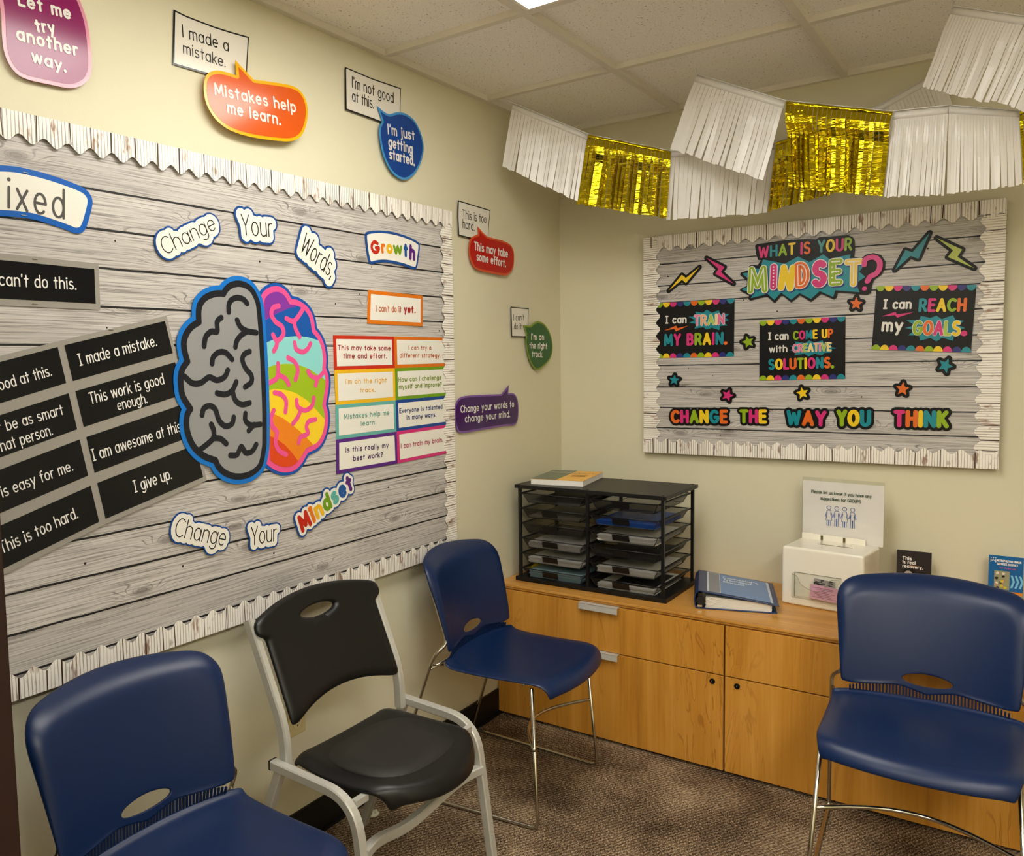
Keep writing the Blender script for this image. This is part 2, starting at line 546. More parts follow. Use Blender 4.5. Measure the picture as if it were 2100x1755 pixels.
X_ = .68
_o = E(.25, .34, .25, .34, 0, 342, 19)
GL = {
 'a': (.5, [(_o, 1), [(.5, X_), (.5, 0)]]), 'b': (.5, [[(0, 1), (0, 0)], (_o, 1)]),
 'c': (.44, [E(.26, .34, .26, .34, 48, 312)]), 'd': (.5, [(_o, 1), [(.5, 1), (.5, 0)]]),
 'e': (.5, [[(.02, .35), (.49, .35)], E(.25, .34, .25, .34, 2, 312)]),
 'f': (.32, [E(.28, .83, .16, .17, 70, 180) + [(.12, 0)], [(0, X_ - .03), (.3, X_ - .03)]]),
 'g': (.5, [(_o, 1), [(.5, X_)] + E(.25, -.06, .25, .24, 0, -140)]),
 'h': (.48, [[(0, 1), (0, 0)], [(0, .36)] + E(.24, .43, .24, .25, 180, 0) + [(.48, 0)]]),
 'i': (.04, [[(.02, X_), (.02, 0)], [(.02, .93), (.021, .94)]]),
 'j': (.14, [[(.12, X_), (.12, -.12)] + E(-.03, -.12, .15, .18, 0, -90), [(.12, .93), (.121, .94)]]),
 'k': (.43, [[(0, 1), (0, 0)], [(.4, X_), (.02, .27)], [(.15, .4), (.43, 0)]]),
 'l': (.04, [[(.02, 1), (.02, 0)]]),
 'm': (.72, [[(0, X_), (0, 0)], [(0, .4)] + E(.18, .47, .18, .21, 180, 0) + [(.36, 0)], [(.36, .4)] + E(.54, .47, .18, .21, 180, 0) + [(.72, 0)]]),
 'n': (.46, [[(0, X_), (0, 0)], [(0, .38)] + E(.23, .44, .23, .24, 180, 0) + [(.46, 0)]]),
 'o': (.5, [(_o, 1)]), 'p': (.5, [[(0, X_), (0, -.32)], (_o, 1)]),
 'r': (.28, [[(0, X_), (0, 0)], [(0, .4)] + E(.22, .42, .22, .26, 180, 70)]),
 's': (.4, [E(.2, .51, .18, .17, 42, 262) + E(.2, .17, .2, .17, 82, -142)]),
 't': (.32, [[(.15, .92), (.15, 0)], [(0, X_ - .03), (.32, X_ - .03)]]),
 'u': (.46, [[(0, X_), (0, .23)] + E(.23, .23, .23, .23, 180, 360) + [(.46, X_)], [(.46, X_), (.46, 0)]]),
 'v': (.46, [[(0, X_), (.23, 0)], [(.46, X_), (.23, 0)]]),
 'w': (.72, [[(0, X_), (.17, 0)], [(.17, 0), (.36, X_)], [(.36, X_), (.55, 0)], [(.55, 0), (.72, X_)]]),
 'x': (.44, [[(0, X_), (.44, 0)], [(.44, X_), (0, 0)]]),
 'y': (.48, [[(0, X_), (.25, .02)], [(.48, X_), (.12, -.32)]]),
 'A': (.64, [[(0, 0), (.32, 1)], [(.32, 1), (.64, 0)], [(.12, .32), (.52, .32)]]),
 'B': (.52, [[(0, 1), (0, 0)], [(0, 1), (.22, 1)] + E(.22, .76, .24, .24, 90, -90) + [(0, .52)], [(0, .52), (.24, .52)] + E(.26, .26, .26, .26, 90, -90) + [(0, 0)]]),
 'C': (.6, [E(.36, .5, .36, .5, 48, 312)]), 'D': (.6, [[(0, 1), (0, 0)], [(0, 1), (.2, 1)] + E(.2, .5, .4, .5, 90, -90) + [(0, 0)]]),
 'E': (.46, [[(0, 1), (0, 0)], [(0, 1), (.46, 1)], [(0, .52), (.4, .52)], [(0, 0), (.46, 0)]]),
 'F': (.46, [[(0, 1), (0, 0)], [(0, 1), (.46, 1)], [(0, .52), (.4, .52)]]),
 'G': (.66, [E(.36, .5, .36, .5, 48, 345) + [(.7, .44)], [(.7, .45), (.42, .45)]]),
 'H': (.56, [[(0, 1), (0, 0)], [(.56, 1), (.56, 0)], [(0, .5), (.56, .5)]]),
 'I': (.04, [[(.02, 1), (.02, 0)]]), 'K': (.54, [[(0, 1), (0, 0)], [(.5, 1), (.02, .42)], [(.17, .58), (.54, 0)]]),
 'L': (.42, [[(0, 1), (0, 0)], [(0, 0), (.42, 0)]]),
 'M': (.74, [[(0, 0), (.06, 1)], [(.06, 1), (.37, .2)], [(.37, .2), (.68, 1)], [(.68, 1), (.74, 0)]]),
 'N': (.58, [[(0, 0), (0, 1)], [(0, 1), (.58, 0)], [(.58, 0), (.58, 1)]]),
 'O': (.68, [(E(.34, .5, .34, .5, 0, 345, 23), 1)]),
 'P': (.5, [[(0, 1), (0, 0)], [(0, 1), (.24, 1)] + E(.24, .73, .26, .27, 90, -90) + [(0, .46)]]),
 'R': (.54, [[(0, 1), (0, 0)], [(0, 1), (.24, 1)] + E(.24, .74, .26, .26, 90, -90) + [(0, .48)], [(.26, .48), (.54, 0)]]),
 'S': (.5, [E(.25, .75, .23, .25, 38, 265) + E(.25, .25, .25, .25, 85, -145)]),
 'T': (.54, [[(.27, 1), (.27, 0)], [(0, 1), (.54, 1)]]),
 'U': (.58, [[(0, 1), (0, .29)] + E(.29, .29, .29, .29, 180, 360) + [(.58, 1)]]),
 'V': (.6, [[(0, 1), (.3, 0)], [(.3, 0), (.6, 1)]]),
 'W': (.86, [[(0, 1), (.2, 0)], [(.2, 0), (.43, .85)], [(.43, .85), (.66, 0)], [(.66, 0), (.86, 1)]]),
 'Y': (.56, [[(0, 1), (.28, .46)], [(.56, 1), (.28, .46)], [(.28, .46), (.28, 0)]]),
 '.': (.02, [[(.01, 0.02), (.011, .025)]]), ',': (.06, [[(.05, .06), (.0, -.14)]]), "'": (.02, [[(.02, 1), (.0, .82)]]),
 '?': (.46, [E(.22, .75, .22, .25, 165, -60) + [(.22, .42), (.22, .28)], [(.22, .02), (.221, .025)]]),
 '!': (.04, [[(.02, 1), (.02, .3)], [(.02, .02), (.021, .025)]]), ' ': (.2, []),
}


def layout(s, serif=False, gap=.17):
    """[(char index, points, closed)] with cap height 1, and the total width"""
    x = 0.0; out = []
    for k, ch in enumerate(s):
        w_, st = GL[ch]
        if ch == 'I' and serif:
            w_ = .3; st = [[(.15, 1), (.15, 0)], [(0, 1), (.3, 1)], [(0, 0), (.3, 0)]]
        for q in st:
            p, c = q if isinstance(q, tuple) else (q, 0)
            if not c and len(p) == 2 and abs(p[0][0] - p[1][0]) < .002 and abs(p[0][1] - p[1][1]) < .011: c = 2
            out.append((k, [(x + a, b) for a, b in p], c))
        x += w_ + gap
    return out, x - gap


def ribbon(pts, closed, r):
    """flat band round a polyline with round ends: vertices and faces in 2-D"""
    n = len(pts); V = []; F = []
    P = [Vector(p) for p in pts]
    for i in range(n):
        a = P[(i - 1) % n] if (closed or i > 0) else P[i]; b = P[(i + 1) % n] if (closed or i < n - 1) else P[i]
        t = b - a
        t = t.normalized() if t.length > 1e-9 else Vector((1, 0))
        nn = Vector((-t.y, t.x)) * r
        V += [P[i] + nn, P[i] - nn]
    for i in range(n if closed else n - 1):
        j = (i + 1) % n
        F.append((2 * i, 2 * i + 1, 2 * j + 1, 2 * j))
    if not closed:
        for i, j in ((0, 1), (n - 1, n - 2)):
            t = P[i] - P[j]; a0 = math.atan2(t.y, t.x)
            b = len(V); m = 8
            V += [P[i] + Vector((math.cos(a0 + PI / 2 - PI * k / m), math.sin(a0 + PI / 2 - PI * k / m))) * r for k in range(m + 1)]
            F.append(tuple(range(b, b + m + 1))[::-1])
    return V, F


class Sign:
    """a flat printed piece on a surface, built up in thin layers"""
    def __init__(s, name, label, cat, plane, d0, at, conv=None, tilt=None, group=None):
        s.P = plane; s.d = d0; s.cv = conv or (0, 0, 1.0)
        s.d00 = d0
        u, v = s.px(*at)
        s.tilt = (u, v, *(tilt or (0, 0)))
        s.o = thing(name, label, cat, plane.w(u, v, d0), group=group)
        s.n = 0

    def px(s, x, y):
        ox, oy, k = s.cv
        return s.P.px(ox + x * k, oy + y * k, s.d00)

    def pl(s, pts): return [s.px(*p) for p in pts]

    def w(s, u, v, d):
        u0, v0, a, b = s.tilt
        return s.P.w(u, v, d + a * (u - u0) + b * (v - v0))

    def slab(s, name, loops, t, mat, parent=None):
        m = MB()
        for L in loops:
            n = len(L)
            V = [s.w(u, v, s.d + t) for u, v in L] + [s.w(u, v, s.d) for u, v in L]
            m.add(V, [tuple(range(n)), tuple(range(2 * n - 1, n - 1, -1))] + [(i, i + n, (i + 1) % n + n, (i + 1) % n) for i in range(n)])
        s.d += t
        return m.build(name, mat, parent or s.o)

    def flat(s, name, loops, mat, gap=.0005, mats=None, idx=None, parent=None):
        m = MB(); s.d += gap
        for k, L in enumerate(loops):
            m.mi = idx[k] if idx else 0
            s.d += 2e-5
            m.add([s.w(u, v, s.d) for u, v in L], [tuple(range(len(L)))])
        return m.build(name, mats or mat, parent or s.o)

    def strokes(s, st, r, m=None):
        """st = [(pts, closed)] in plane metres"""
        m = m or MB()
        for p, c in st:
            V, F = ribbon(p, c == 1, r * 1.35 if c == 2 else r)
            s.d += 1.5e-5
            m.add([s.w(a[0], a[1], s.d) for a in V], F)
        return m

    def place(s, txt, p0, p1, h, r=0.0, serif=False, gap=None):
        """letter strokes of a line; p0, p1 ends of its base line and h cap height, photo units"""
        st, wd = layout(txt, serif, .13 + 2 * r if gap is None else gap)
        a = Vector(s.px(*p0)); b = Vector(s.px(*p1))
        dx, dy = p1[0] - p0[0], p1[1] - p0[1]; q = math.hypot(dx, dy)
        c = Vector(s.px(p0[0] + dy / q * h, p0[1] - dx / q * h))
        H = (c - a).length; ex = b - a; L = ex.length; ex.normalize(); ey = Vector((-ex.y, ex.x))
        rr = r * H
        kx = (L - 2 * rr) / wd; ky = H - 2 * rr
        return [(k, [tuple(a + ex * (rr + kx * x) + ey * (rr + ky * y)) for x, y in p], cl) for k, p, cl in st], H

    def text(s, lines, mat, r=.07, name='lettering', serif=False, gap=None, seq=None, parent=None, ro=0.0):
        """lines = [(text, p0, p1, cap height)]; seq gives one material per letter"""
        mats = []; m = MB(); s.d += .0005; ci = 0
        for ln in lines:
            st, H = s.place(*ln, r=r, serif=serif, gap=gap)
            last = -1
            for k, p, cl in st:
                if k != last:
                    last = k
                    mt = seq[ci % len(seq)] if seq else mat
                    ci += 1
                    if mt not in mats: mats.append(mt)
                    m.mi = mats.index(mt)
                s.strokes([(p, cl)], (r + ro) * H, m)
        s.d += .0002
        return m.build(name, mats, parent or s.o)


def quad(q, u, v):
    """bilinear point of a quad TL, TR, BR, BL; v runs down"""
    return tuple((q[0][a] * (1 - u) + q[1][a] * u) * (1 - v) + (q[3][a] * (1 - u) + q[2][a] * u) * v for a in (0, 1))
# ---------------------------------------------------------------- the room
HC = 2.4
XR, YF = 3.4, -5.6
M_wall = mat_wall(); M_ceil = mat_ceiling(); M_carpet = mat_carpet()
M_plank = mat_plank(); M_trim = mat_trim()
M_black = pm('black_rubber', (14, 13, 13), .5)
M_tbar = pm('ceiling_grid_paint', (222, 217, 206), .5)
M_lens = pm('lamp_diffuser', (255, 250, 238), .4, emit=LAMP_STRENGTH)
M_lens_far = pm('lamp_diffuser_far', (255, 250, 238), .4, emit=LAMP_STRENGTH_FAR)
M_dark = pm('dark_edge', (18, 16, 18), .6)
M_door = pm('dark_mahogany_veneer', (32, 11, 7), .45)
T = .1


def struct(name, m, mat, parent=None, **k):
    o = m.build(name, mat, parent, **k)
    if not parent: tag(o, kind='structure')
    return o

b = MB(); b.box((XR / 2, YF / 2, -T / 2), (XR + 2 * T, -YF + 2 * T, T)); struct('floor', b, M_carpet)
b = MB(); b.box((XR / 2, YF / 2, HC + .02 + T / 2), (XR + 2 * T, -YF + 2 * T, T)); struct('ceiling', b, M_ceil)
b = MB(); b.box((-T / 2, YF / 2, HC / 2), (T, -YF, HC + .04)); struct('wall_left', b, M_wall)
b = MB(); b.box((XR / 2, T / 2, HC / 2), (XR + 2 * T, T, HC + .04)); struct('wall_back', b, M_wall)
b = MB(); b.box((XR + T / 2, YF / 2, HC / 2), (T, -YF, HC + .04)); struct('wall_right', b, M_wall)
b = MB(); b.box((XR / 2, YF - T / 2, HC / 2), (XR + 2 * T, T, HC + .04)); struct('wall_front', b, M_wall)
# suspended grid: tees and wall angle, tiles lie just above them
GX = [.5258 + .6096 * k for k in range(5)]
GY = [-.607 - .6096 * k for k in range(9)]
b = MB()
for x in GX: b.box((x, YF / 2, HC + .0125), (.024, -YF, .025))
for y in GY:
    xs = [0] + GX + [XR]
    for a, c in zip(xs, xs[1:]):
        b.box(((a + c) / 2, y, HC + .0135), (c - a - .024, .024, .023))
for x0, y0, dx, dy in ((.011, YF / 2, .022, -YF), (XR - .011, YF / 2, .022, -YF), (XR / 2, -.011, XR, .022), (XR / 2, YF + .011, XR, .022)):
    b.box((x0, y0, HC + .0115), (dx, dy, .023))
o = struct('trim_1', b, M_tbar); o['label'] = 'painted metal grid carrying the ceiling tiles'
# black cove base
b = MB(); b.box((.004, YF / 2, .051), (.008, -YF, .102)); b.box((.011, YF / 2, .004), (.014, -YF, .008)); struct('baseboard_left', b, M_black)
b = MB(); b.box((XR / 2, -.004, .051), (XR - .04, .008, .102)); struct('baseboard_back', b, M_black)
b = MB(); b.box((XR - .004, YF / 2, .051), (.008, -YF, .102)); struct('baseboard_right', b, M_black)
b = MB(); b.box((XR / 2, YF + .004, .051), (XR - .04, .008, .102)); struct('baseboard_front', b, M_black)
# open door leaf beside the camera, hinged on the left wall
b = MB(); b.box((.016 + .427, -2.973, 1.02), (.854, .044, 2.02)); od = struct('door_1', b, M_door, bevel=.002)
b = MB()
for sgn in (-1,):
    b.bar((.80, -2.973 + sgn * .022, .96), (.80, -2.973 + sgn * .075, .96), .016, .016)
    b.bar((.81, -2.973 + sgn * .075, .96), (.70, -2.973 + sgn * .075, .96), .018, .018)
b.build('door_handle', pm('satin_chrome', (190, 188, 182), .3, 1.0), od)
# ceiling lamps: flush 2 x 4 ft troffers; right-hand pair added as fill
for k, (x0, y0) in enumerate(((GX[0], GY[1]), (GX[0], GY[5]), (GX[3], GY[3]), (GX[3], GY[6]))):
    x1, y1 = x0 + .6096, y0 - 1.2192
    cx, cy = (x0 + x1) / 2, (y0 + y1) / 2
    t = thing('ceiling_light', ['lit rectangular troffer lamp set flush in the ceiling tiles', 'second troffer lamp in the ceiling nearer the front wall', 'added unseen fill lamp in the ceiling on the right side of the room', 'added unseen fill lamp in the ceiling by the right front corner'][k], 'ceiling light', (cx, cy, HC))
    f = MB()
    for dx, dy, sx, sy in ((-.285, 0, .012, 1.185), (.285, 0, .012, 1.185), (0, -.59, .558, .012), (0, .59, .558, .012)):
        f.box((cx + dx, cy + dy, HC + .01), (sx, sy, .018))
    f.build('frame', pm('lamp_frame_white', (235, 232, 222), .4), t)
    f = MB(); f.box((cx, cy, HC + .01), (.556, 1.166, .006)); f.build('diffuser', M_lens if k == 0 else M_lens_far, t)

# ---------------------------------------------------------------- bulletin boards
def trim_strip(P, a, bb, inw, d, width=.056, amp=.0085, per=.0535, phase=0.0, seed=0):
    """scalloped border strip from a to bb along the outer edge, wavy side towards inw"""
    rnd = random.Random(seed)
    a = Vector(a); e = Vector(bb) - a; L = e.length; e.normalize(); inw = Vector(inw)
    n = max(12, int(L / per * 12)); m = MB(); th = .0012
    prev = None; u0 = rnd.random() * 5
    V = []; F = []; UV = []
    lift = lambda s: .003 * (1 + math.sin(s * 5.3 + seed)) * .5
    for i in range(n + 1):
        s = L * i / n; wd = width - amp * math.cos(2 * PI * (s / per + phase))
        p = a + e * s; q = p + inw * wd
        dd = d + .0035 + lift(s)
        V += [P.w(p.x, p.y, dd), P.w(q.x, q.y, dd), P.w(q.x, q.y, dd - th), P.w(p.x, p.y, dd - .0035 - lift(s))]
        if i:
            k = 4 * (i - 1)
            s0 = L * (i - 1) / n
            F += [(k, k + 4, k + 5, k + 1), (k + 1, k + 5, k + 6, k + 2), (k + 3, k + 7, k + 4, k)]
            uu = [(u0 + s0, 0), (u0 + s, 0), (u0 + s, wd), (u0 + s0, wd)]
            UV += [uu, [(u0 + s0, wd), (u0 + s, wd), (u0 + s, wd), (u0 + s0, wd)], [(u0 + s0, 0), (u0 + s, 0), (u0 + s, 0), (u0 + s0, 0)]]
    m.add(V, F, UV)
    # printed dark joints between the little boards
    m.mi = 1; s = .03 + rnd.random() * .03
    while s < L - .02:
        wd = width - amp * math.cos(2 * PI * (s / per + phase)) - .0005
        hw = rnd.choice((.0009, .0013, .0018)); dd = d + .0039 + lift(s)
        p = a + e * s; q = p + inw * wd; j = e * rnd.uniform(-.0015, .0015)
        c = [p - e * hw, p + e * hw, q + j + e * hw, q + j - e * hw]
        m.add([P.w(x.x, x.y, dd) for x in c], [(0, 1, 2, 3)])
        s += rnd.choice((.035, .05, .062, .075, .09))
    return m

M_joint = ink(62, 38, 24, .5)


def board(name, label, P, u0, u1, v0, v1, thick, seams, seed):
    t = thing(name, label, 'bulletin board', P.w((u0 + u1) / 2, (v0 + v1) / 2, 0))
    rnd = random.Random(seed)
    m = MB(); c = P.w((u0 + u1) / 2, (v0 + v1) / 2, thick / 2 + .0015); ext = P.ex * (u1 - u0 - .006) + P.ey * (v1 - v0 - .004) + P.n * (thick - .003)
    m.box(c, [abs(x) for x in ext]); m.build('backing_board', M_dark, t)
    m = MB(); d = thick + .0008
    zs = [v1] + [s for s in seams if v0 < s < v1] + [v0]
    for a, c in zip(zs, zs[1:]):
        ru, rv = rnd.uniform(0, 40), rnd.uniform(0, 40)
        hw = .0022
        top, bot = (a - hw if a != v1 else a), (c + hw if c != v0 else c)
        m.mi = 0
        q = [(u0, top), (u0, bot), (u1, bot), (u1, top)]
        m.add([P.w(x, y, d) for x, y in q], [(0, 1, 2, 3)], [[(x + ru, y + rv) for x, y in q]])
    for s in zs[1:-1]:
        m.mi = 1; n = 60; up = []; dn = []
        for i in range(n + 1):
            x = u0 + (u1 - u0) * i / n
            up.append(P.w(x, s + .0018 + rnd.random() * .0012, d + .0003)); dn.append(P.w(x, s - .0018 - rnd.random() * .0012, d + .0003))
        m.add(up + dn, [(i, i + 1, n + 2 + i, n + 1 + i) for i in range(n)])
    for s in range(int((u1 - u0) * 16)):   # printed nail heads
        m.mi = 1; x = rnd.uniform(u0 + .08, u1 - .08); y = rnd.uniform(v0 + .08, v1 - .08); r_ = rnd.uniform(.0022, .0034)
        m.add([P.w(x + r_ * math.cos(k), y + r_ * math.sin(k), d + .0004) for k in np.linspace(0, 5.4, 7)], [tuple(range(7))])
    m.build('backdrop_paper', [M_plank, ink(24, 20, 22, .5)], t)
    for k, (a, c, i) in enumerate((((u0, v0), (u0, v1), (1, 0)), ((u1, v0), (u1, v1), (-1, 0)), ((u0, v1), (u1, v1), (0, -1)), ((u0, v0), (u1, v0), (0, 1)))):
        w_ = .053 if k > 1 else .062
        trim_strip(P, a, c, i, d + (.0002 if k < 2 else .0022), width=w_, seed=seed * 7 + k, phase=.2 * k).build('border_trim', [M_trim, M_joint], t)
    return d + .001

LB_D = board('bulletin_board', 'large bulletin board on left wall with plank print paper and two brain halves', LW, -2.86, -.882, .731, 1.955, .022,
             [1.823 - .0867 * k for k in range(13)], 3)
RB_D = board('bulletin_board', 'smaller bulletin board on back wall asking what is your mindset', BW, .399, 1.623, 1.027, 1.911, .026,
             [1.798, 1.711, 1.642, 1.559, 1.473, 1.388, 1.300, 1.215, 1.132, 1.066], 5)

# ---------------------------------------------------------------- colours of the prints
WHITE = ink(238, 236, 230); OFFW = ink(236, 232, 220, .16); BLK = ink(16, 15, 16, .3)
LIME = ink(150, 185, 22); YEL = ink(250, 212, 28); PNK = ink(222, 46, 128); NAVY = ink(38, 44, 125); TEAL = ink(14, 142, 158); ORG_ = ink(236, 110, 28)
GRYT = ink(86, 84, 82); DKT = ink(26, 25, 24)

# ---- speech bubbles and cards on the left wall
C1 = (0, 0, .428571)
C7 = (900, 380, .307692)


def bubble(name, label, conv, outline, bw, border, fill, lines, d0, at, r=.085, tilt=None, smooth=3, txt=WHITE):
    s = Sign(name, label, 'sign', LW, d0, at, conv, tilt)
    out = s.pl(outline)
    s.slab('border', [out], .001, border)
    s.flat('panel', grow(out, -bw, .0015), fill)
    s.text(lines, txt, r)
    return s


def wcard(label, conv, outline, lines, d0, at, r=.05, tilt=None):
    s = Sign('quote_card', label, 'sign', LW, d0, at, conv, tilt, )
    out = s.pl(outline)
    s.slab('border', [out], .001, ink(12, 12, 12, .16))
    s.flat('panel', grow(out, -.0042, .0012), OFFW)
    s.text(lines, ink(16, 15, 15, .16), r)
    return s


def G(r, g, b): return ink(r, g, b, .16)

bubble('speech_bubble', 'magenta rounded sign reading let me try another way, highest at left', C1,
       crom([(-8, -60), (30, -125), (110, -160), (260, -120), (360, -40), (405, 60), (425, 150), (436, 300), (425, 368), (390, 408), (330, 424), (240, 408), (120, 380), (60, 340), (22, 270), (8, 190), (4, 60)], 4, True),
       .0085, G(226, 150, 172), G(140, 8, 92), [('Let me', (85, 28), (342, 97), 60), ('try', (170, 156), (266, 168), 62), ('another', (75, 194), (372, 274), 62), ('way.', (145, 300), (312, 351), 58)], .007, (220, 120), r=.095, tilt=(0, -.03))
wcard('white card reading I made a mistake, above the orange bubble', C1, [(833, 45), (890, 74), (950, 98), (1020, 126), (1090, 149), (1187, 178), (1180, 300), (1176, 400), (985, 355), (828, 308)],
      [('I made a', (872, 178), (1092, 250), 54), ('mistake.', (876, 256), (1076, 325), 50)], .005, (1000, 230), tilt=(.02, .0))
bubble('speech_bubble', 'orange bubble reading mistakes help me learn, with yellow rim', C1,
       [(1130, 285), (1175, 335), (1215, 380)] + crom([(1215, 380), (1300, 392), (1385, 407), (1432, 432), (1460, 480), (1468, 540), (1456, 606), (1430, 655), (1380, 678), (1290, 672), (1180, 653), (1090, 620), (1030, 570), (990, 500), (978, 430), (985, 372), (1012, 342), (1060, 337), (1135, 360)], 4),
       .0085, G(246, 186, 8), G(224, 92, 18), [('Mistakes help', (1028, 455), (1412, 542), 56), ('me learn.', (1085, 543), (1337, 603), 56)], .022, (1220, 480), tilt=(.02, -.04))
wcard('white card reading I am not good at this, near the ceiling line', C1, [(1650, 320), (1780, 375), (1917, 422), (1913, 622), (1790, 574), (1653, 525)],
      [("I'm not good", (1682, 420), (1882, 496), 46), ('at this.', (1682, 484), (1786, 522), 46)], .006, (1780, 470))
bubble('speech_bubble', 'blue teardrop bubble reading I am just getting started', C1,
       [(1803, 506), (1835, 534)] + crom([(1835, 534), (1862, 547), (1900, 537), (1942, 545), (1985, 580), (2014, 640), (2027, 705), (2015, 772), (1985, 830), (1942, 860), (1900, 848), (1862, 808), (1832, 740), (1816, 660), (1815, 610), (1828, 580)], 4) + [(1828, 580)],
       .0075, G(66, 150, 214), G(10, 66, 150), [("I'm just", (1853, 643), (1983, 674), 46), ('getting', (1856, 704), (1973, 740), 46), ('started.', (1860, 762), (1982, 796), 46)], .012, (1920, 700))
wcard('white card reading this is too hard, right of the large board', C7, [(127, 100), (341, 165), (333, 255), (326, 380), (200, 352), (130, 335), (124, 210)],
      [('This is too', (155, 222), (314, 256), 56), ('hard.', (155, 286), (234, 306), 56)], .006, (230, 230))
bubble('speech_bubble', 'red bubble reading this may take some effort', C7,
       [(258, 275), (290, 312), (322, 342)] + crom([(322, 342), (375, 356), (430, 371), (475, 396), (497, 440), (500, 505), (490, 560), (465, 592), (430, 600), (340, 584), (252, 562), (218, 520), (200, 455), (201, 392), (216, 347), (262, 327)], 4),
       .0075, G(222, 88, 44), G(192, 16, 12), [('This may take', (232, 432), (457, 484), 54), ('some effort.', (247, 502), (443, 548), 54)], .012, (350, 460))
wcard('small white card reading I cannot do it, below the red bubble', C7, [(478, 808), (598, 820), (592, 930), (589, 1012), (484, 1010)],
      [("I can't", (495, 902), (567, 901), 44), ('do it.', (498, 960), (554, 962), 44)], .006, (530, 900))
bubble('speech_bubble', 'green leaf shaped bubble reading I am on the right track', C7,
       [(560, 932), (610, 935)] + crom([(610, 935), (640, 912), (667, 907), (702, 925), (736, 975), (756, 1050), (751, 1130), (715, 1190), (655, 1232), (618, 1198), (592, 1130), (578, 1050), (582, 992)], 4) + [(582, 992)],
       .0075, G(128, 152, 20), G(14, 92, 26), [("I'm on", (612, 1030), (698, 1032), 44), ('the right', (600, 1088), (718, 1092), 44), ('track.', (617, 1145), (691, 1148), 44)], .012, (665, 1080))
bubble('speech_bubble', 'purple bubble reading change your words to change your mind', C7,
       crom([(415, 1391), (260, 1397), (155, 1408), (118, 1440), (104, 1500), (106, 1560), (117, 1618), (150, 1650), (300, 1626), (440, 1603), (492, 1600), (521, 1575), (530, 1505), (524, 1430), (500, 1388), (462, 1385)], 4) + [(466, 1330)],
       .007, G(130, 84, 168), G(62, 6, 92), [('Change your words to', (142, 1517), (498, 1478), 50), ('change your mind.', (170, 1581), (471, 1545), 50)], .007, (320, 1520), r=.075)

# ---- left board: banner and black cards
D0 = LB_D + .0005
C2A = (0, 200, .284900)
BLUE = ink(8, 96, 190); BLUE2 = ink(14, 74, 150); WPR = ink(242, 240, 230)
s = Sign('banner_cutout', 'arched white banner reading fixed, edged in blue', 'cutout sign', LW, D0, (100, 700), C2A)
out = s.pl(crom([(-440, 520), (-200, 492), (0, 488), (130, 500), (300, 540), (450, 588), (590, 645), (645, 695), (664, 752), (650, 830), (620, 930), (590, 970), (540, 978), (480, 955), (350, 910), (200, 870), (0, 855), (-200, 862), (-440, 905), (-500, 880), (-530, 700), (-500, 550)], 4, True))
s.slab('border', [out], .0015, BLUE); s.flat('panel', grow(out, -.0125, .002), WPR)
s.text([('ixed', (46, 798), (462, 880), 225)], GRYT, .042, gap=.34); s.text([('F', (-130, 778), (-40, 790), 225)], GRYT, .042)
m = MB()
for p in ((180, 542), (168, 848)):
    u, v = s.px(*p); m.box(s.w(u, v, s.d), (.0012, .012, .0012))
m.build('staple', pm('staple_wire', (200, 200, 198), .3, 1.0), s.o)
M_cgrey = ink(160, 156, 148, .25); M_cblk = ink(12, 15, 22, .13)


def card(label, conv, q, inset, border, fill, lines, txt, r, at, serif=False, d0=None, name='phrase_card', tilt=None, group=None, staples=()):
    s = Sign(name, label, 'card', LW, d0 or D0, at, conv, tilt, group)
    P4 = s.pl(q)
    s.slab('border', [P4], .0008, border)
    iu, iv = inset if isinstance(inset, tuple) else (inset, inset)
    s.flat('panel', [[quad(P4, a, c) for a, c in ((iu, iv), (1 - iu, iv), (1 - iu, 1 - iv), (iu, 1 - iv))]], fill)
    if lines: s.text(lines, txt, r, serif=serif)
    if staples:
        m = MB()
        for p in staples:
            u, v = s.px(*p); m.box(s.w(u, v, s.d), (.0012, .012, .0012))
        m.build('staple', pm('staple_wire', (200, 200, 198), .3, 1.0), s.o)
    return s

card('black card in grey frame reading I cannot do this, top left', C2A, [(-430, 1075), (708, 1195), (722, 1528), (-430, 1476)], (.034, .13), M_cgrey, M_cblk,
     [("I can't do this.", (-90, 1350), (547, 1386), 98)], WHITE, .055, (500, 1340), True, staples=((250, 1162), (250, 1484)))
C3 = (0, 600, .341945)
SR = [(355, 290), (998, 138), (1240, 1125), (618, 1395)]
SL = [(-330, 464), (355, 290), (618, 1395), (-40, 1722)]
TXT = {(1, 0): ('black card reading I made a mistake, topmost of the right column', [('I made a mistake.', (476, 441), (940, 320), 76)]),
       (1, 1): ('black card reading this work is good enough', [('This work is good', (540, 672), (985, 548), 74), ('enough.', (705, 708), (882, 662), 66)]),
       (1, 2): ('black card reading I am awesome at this, partly behind the grey brain half', [('I am awesome at this.', (556, 1012), (1096, 828), 74)]),
       (1, 3): ('black card reading I give up, lowest of the right column', [('I give up.', (806, 1201), (1030, 1116), 74)]),
       (0, 0): ('black card ending in good at this, topmost of the left column', [("I'm not good at this.", (-275, 668), (310, 498), 76)]),
       (0, 1): ('black card about never being as smart as that person', [("I'll never be as smart", (-262, 918), (382, 730), 74), ('as that person.', (-110, 994), (315, 852), 74)]),
       (0, 2): ('black card ending in is easy for me', [('This is easy for me.', (-140, 1288), (438, 1066), 74)]),
       (0, 3): ('black card reading this is too hard, lowest at left', [('This is too hard.', (8, 1568), (468, 1350), 76)])}
